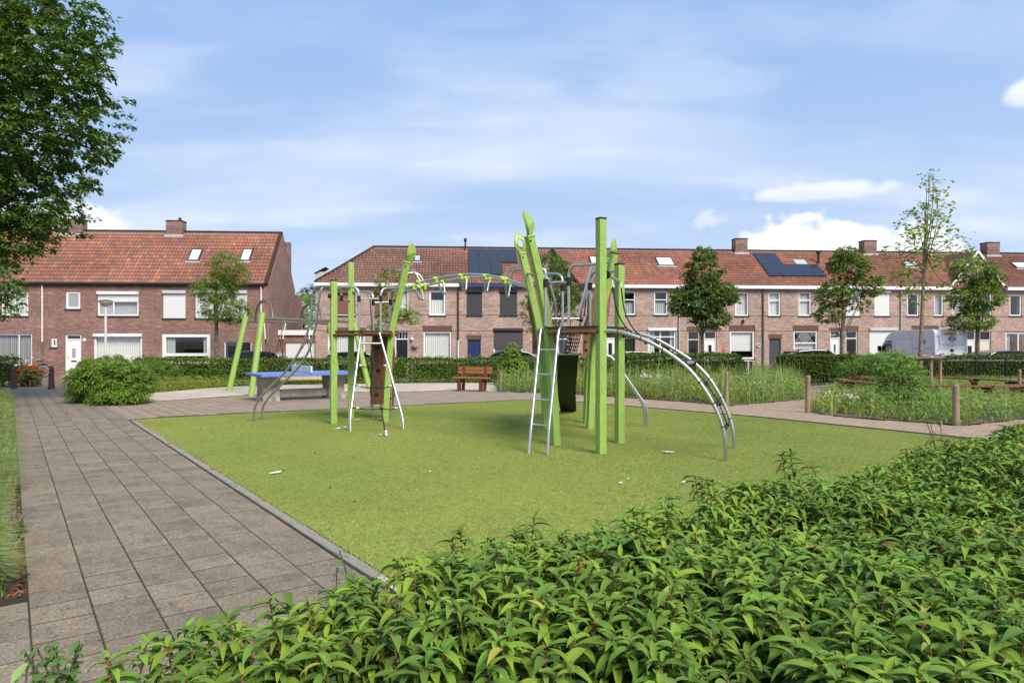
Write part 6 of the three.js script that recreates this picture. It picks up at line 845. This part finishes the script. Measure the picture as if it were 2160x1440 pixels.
// the white van seen from its rear left corner
{
  const D = 38.4, g = thing('delivery_van', 'white high roofed delivery van with blue oval emblem on its doors', 'van', 24.747, gy(-38.4), -38.4, Math.PI / 2 + .09), W = 1.98;
  // length along +x (nose), rear at x = 0
  const s = new THREE.Shape(); s.moveTo(.02, .42); s.lineTo(5.7, .42); s.bezierCurveTo(5.92, .45, 5.95, .7, 5.9, .95); s.bezierCurveTo(5.8, 1.18, 5.3, 1.28, 5.1, 1.36); s.bezierCurveTo(4.7, 1.75, 4.5, 2.1, 4.2, 2.36); s.bezierCurveTo(3.9, 2.6, 3.2, 2.66, 2.6, 2.68); s.lineTo(.3, 2.68); s.bezierCurveTo(.14, 2.66, .1, 2.6, .08, 2.5); s.lineTo(0, 1.2); s.closePath();
  part('body', new THREE.ExtrudeGeometry(s, { depth: W - .24, bevelEnabled: true, bevelSize: .05, bevelThickness: .12, bevelSegments: 5, curveSegments: 18 }).translate(0, 0, -(W - .24) / 2), M.paintWhite, g);
  const zs = -W / 2;   // the side turned to the camera is -z in the van's frame
  const side = (name, pts, mat, off) => { const sh = new THREE.Shape(pts.map(([x, y]) => new THREE.Vector2(x, y))); return part(name, new THREE.ExtrudeGeometry(sh, { depth: .012, bevelEnabled: false }).translate(0, 0, zs - off), mat, g); };
  side('side_window', [[3.72, 1.34], [4.95, 1.34], [4.72, 1.62], [4.42, 1.98], [4.2, 2.08], [3.78, 2.08]], M.carGlass, .008);
  const seamM = plain(0x9b9da0, .6); for (const x of [3.62, 1.9, .18]) side('panel_seam', [[x, .55], [x + .015, .55], [x + .015, 2.35], [x, 2.35]], seamM, .006); side('panel_seam', [[.25, 2.2], [3.5, 2.2], [3.5, 2.215], [.25, 2.215]], seamM, .0065); side('panel_seam', [[.1, 1.12], [5.2, 1.12], [5.2, 1.15], [.1, 1.15]], seamM, .0068); side('panel_seam', [[1.95, 1.28], [3.45, 1.28], [3.45, 2.05], [3.43, 2.05], [3.43, 1.3], [1.95, 1.3]], seamM, .0072);
  part('windscreen', bar(V(5.0, 1.46, 0), V(4.32, 2.22, 0), .03, 1.6, .01), M.carGlass, g);
  const rear = (name, y0, y1, z0, z1, mat, off = .056) => part(name, rbox(.014, y1 - y0, z1 - z0, .004).rotateZ(.035).translate(-off + (y0 + y1) / 2 * .04 - .045 + .0, (y0 + y1) / 2, (z0 + z1) / 2), mat, g);
  rear('rear_seam', .5, 2.45, -.008, .008, seamM); rear('rear_seam', 2.395, 2.41, -.82, .82, seamM); for (const sg of [-1, 1]) rear('rear_light', .85, 1.3, sg * .9 - .05, sg * .9 + .05, plain(0x7d1518, .3));
  rear('number_plate', 1.0, 1.12, -.26, .26, plain(0xc9a21d, .5)); rear('door_handle', 1.44, 1.62, -.1, .1, M.black); rear('warning_sign', 2.42, 2.55, -.42, .3, plain(0xd08a1c, .6)); rear('bumper', .42, .62, -.9, .9, plain(0x2a2b2d, .7), .09);
  for (const z of [-.84, .84]) for (const y of [.8, 1.5, 2.3]) rear('hinge', y, y + .1, z - .03, z + .03, seamM);
  part('roof_lamp', rbox(.06, .05, .2, .015).translate(.12, 2.74, 0), plain(0x5a1b1b, .4), g);
  // the emblem and the lettering as flat print
  const cv = document.createElement('canvas'); cv.width = 512; cv.height = 256; const c = cv.getContext('2d'); c.fillStyle = '#dfe0e4'; c.fillRect(0, 0, 512, 256); c.fillStyle = '#2f2f93'; c.beginPath(); c.ellipse(256, 62, 82, 56, 0, 0, 6.3); c.fill(); c.strokeStyle = '#dfe0e4'; c.lineWidth = 9; c.beginPath(); c.ellipse(256, 62, 66, 42, 0, 0, 6.3); c.stroke(); c.fillStyle = '#2f2f93'; c.beginPath(); c.ellipse(256, 62, 62, 38, 0, 0, 6.3); c.fill(); c.fillStyle = '#dfe0e4'; for (const y of [38, 58, 78]) c.fillRect(222, y, 70, 10); c.fillStyle = '#5a5c66'; c.font = '78px monospace'; c.textAlign = 'center'; c.fillText('Intelectric', 256, 210);
  const t = new THREE.CanvasTexture(cv); t.colorSpace = THREE.SRGBColorSpace; const print = std({ map: t, roughness: .4 });
  part('rear_print', new THREE.PlaneGeometry(1.5, .75).rotateY(-Math.PI / 2).rotateZ(.0).translate(-.05, 2.0, 0), print, g).rotation.z = -.0;
  part('side_print', new THREE.PlaneGeometry(1.7, .8).rotateY(Math.PI).translate(1.0, 1.82, zs - .009), print, g);
  for (const x of [1.05, 4.75]) for (const z of [-.86, .86]) wheel(x, .36, z, .36, .24, g);
  part('mirror', rbox(.14, .34, .2, .04).translate(4.75, 1.6, zs - .16), M.black, g); part('bonnet_trim', rbox(.5, .3, 1.5, .1).translate(5.72, .8, 0), plain(0x1d1e20, .6), g);
}

// ---------- bicycle against the downpipe ----------
{
  const x = -27.693, g = thing('bicycle', 'black city bicycle parked at the downpipe beside the white door', 'bicycle', x, gy(-40.3), -40.3, .12 + Math.PI), r = .335;
  for (const wx of [0, 1.08]) { const t = part('wheel', new THREE.TorusGeometry(r, .02, 8, 36).translate(wx, r, 0), M.tyre, g); part('rim', new THREE.TorusGeometry(r - .028, .016, 6, 36).translate(wx, r, 0), M.offWhite, t); const sp = []; for (let k = 0; k < 14; k++) { const a = k / 14 * 6.283; sp.push(rod(V(wx, r, 0), V(wx + Math.cos(a) * r * .93, r + Math.sin(a) * r * .93, 0), .0025, .0025, 4)); } part('spokes', merge(sp), M.steel, t); part('hub', rod(V(wx, r, -.05), V(wx, r, .05), .03), M.steel, t); part('mudguard', new THREE.TorusGeometry(r + .04, .02, 6, 24, Math.PI * .8).rotateZ(.4).translate(wx, r, 0), M.black, g); }
  const bb = V(.44, .3, 0), st = V(.24, .82, 0), hd = V(.86, .84, 0), hb = V(.9, .66, 0); part('frame', merge([rod(V(0, r, .03), bb, .014), rod(V(0, r, .03), st, .011), rod(bb, st, .017), rod(bb, hb, .02), rod(V(.3, .62, 0), hb, .018), rod(hb, hd, .02), rod(hb, V(1.08, r, .04), .014), rod(hb, V(1.08, r, -.04), .014)]), M.black, g);
  part('saddle', rbox(.26, .06, .17, .025).translate(.22, .92, 0), M.black, g); part('seat_post', rod(st, V(.22, .9, 0), .013), M.steel, g); part('handlebar', pipe([V(.66, 1.12, -.28), V(.84, 1.14, -.22), V(.86, 1.08, 0), V(.84, 1.14, .22), V(.66, 1.12, .28)], .013, .08), M.steel, g); part('stem', rod(hd, V(.86, 1.08, 0), .014), M.steel, g); part('chain_case', rbox(.5, .1, .03, .012).translate(.22, .31, .06), M.black, g); part('carrier', rbox(.34, .02, .12, .008).translate(-.08, .74, 0), M.black, g); part('headlamp', new THREE.SphereGeometry(.05, 10, 8).translate(.95, .94, 0), M.offWhite, g);
}

// ---------- scraps on the lawn ----------
{
  const R = rng(131), G = 'white scraps lying on the lawn', spots = [[-2.747, -7.943, .16, 'torn white scrap lying alone on the near left of the lawn'], [-3.026, -13.286, .18, 'white scrap just behind the foot of the left net ladder'], [-3.05, -12, .12, 'white scrap left of the left net ladder'], [-2.965, -12.13, .08, 'small white scrap beside the left net ladder'], [-2.155, -11.16, .12, 'white scrap in front of the rope end of the left net'], [2.145, -9.418, .2, 'white scrap near the foot of the arched ladder'], [1.177, -7.366, .06, 'small white scrap before the right tower'], [1.858, -7.391, .07, 'small white scrap beside the laurel hedge'], [1.292, -7.592, .03, 'tiny white crumb on the lawn before the right tower'], [-0.961, -8, .04, 'tiny white crumb in the middle of the lawn']];
  for (const [x, z, L, label] of spots) { const s = new THREE.Shape(); const n = 9; for (let i = 0; i < n; i++) { const a = i / n * 6.283, q = .6 + R() * .5; i ? s.lineTo(Math.cos(a) * L * .5 * q, Math.sin(a) * L * .28 * q) : s.moveTo(L * .5 * q, 0); } s.closePath(); const m = new THREE.Mesh(new THREE.ExtrudeGeometry(s, { depth: .006, bevelEnabled: false }).rotateX(-Math.PI / 2), M.white); m.name = numbered('paper_scrap'); m.position.set(x, gy(z) + .028, z); m.rotation.set((R() - .5) * .2, R() * 6.28, (R() - .5) * .2); m.castShadow = m.receiveShadow = true; scene.add(tag(m, label, 'scrap', G)); }
  const lv = new Swarm(); for (let i = 0; i < 70; i++) { const [x, z] = grid(-.8 + R() * 10, 2.1 + R() * 9.8), k = .5 + R() * .6; lv.add(x, gy(z) + .028, z, R() * 6.28, (R() - .5) * .6, (R() - .5) * 1.2, .25 + R() * .3, .22 * k, .12 * k, .05 * k); } tag(lv.make('fallen_leaves', LEAF.small, M.leaf), 'a few brown leaves scattered over the lawn', 'leaves');
}

renderer.render(scene, camera);
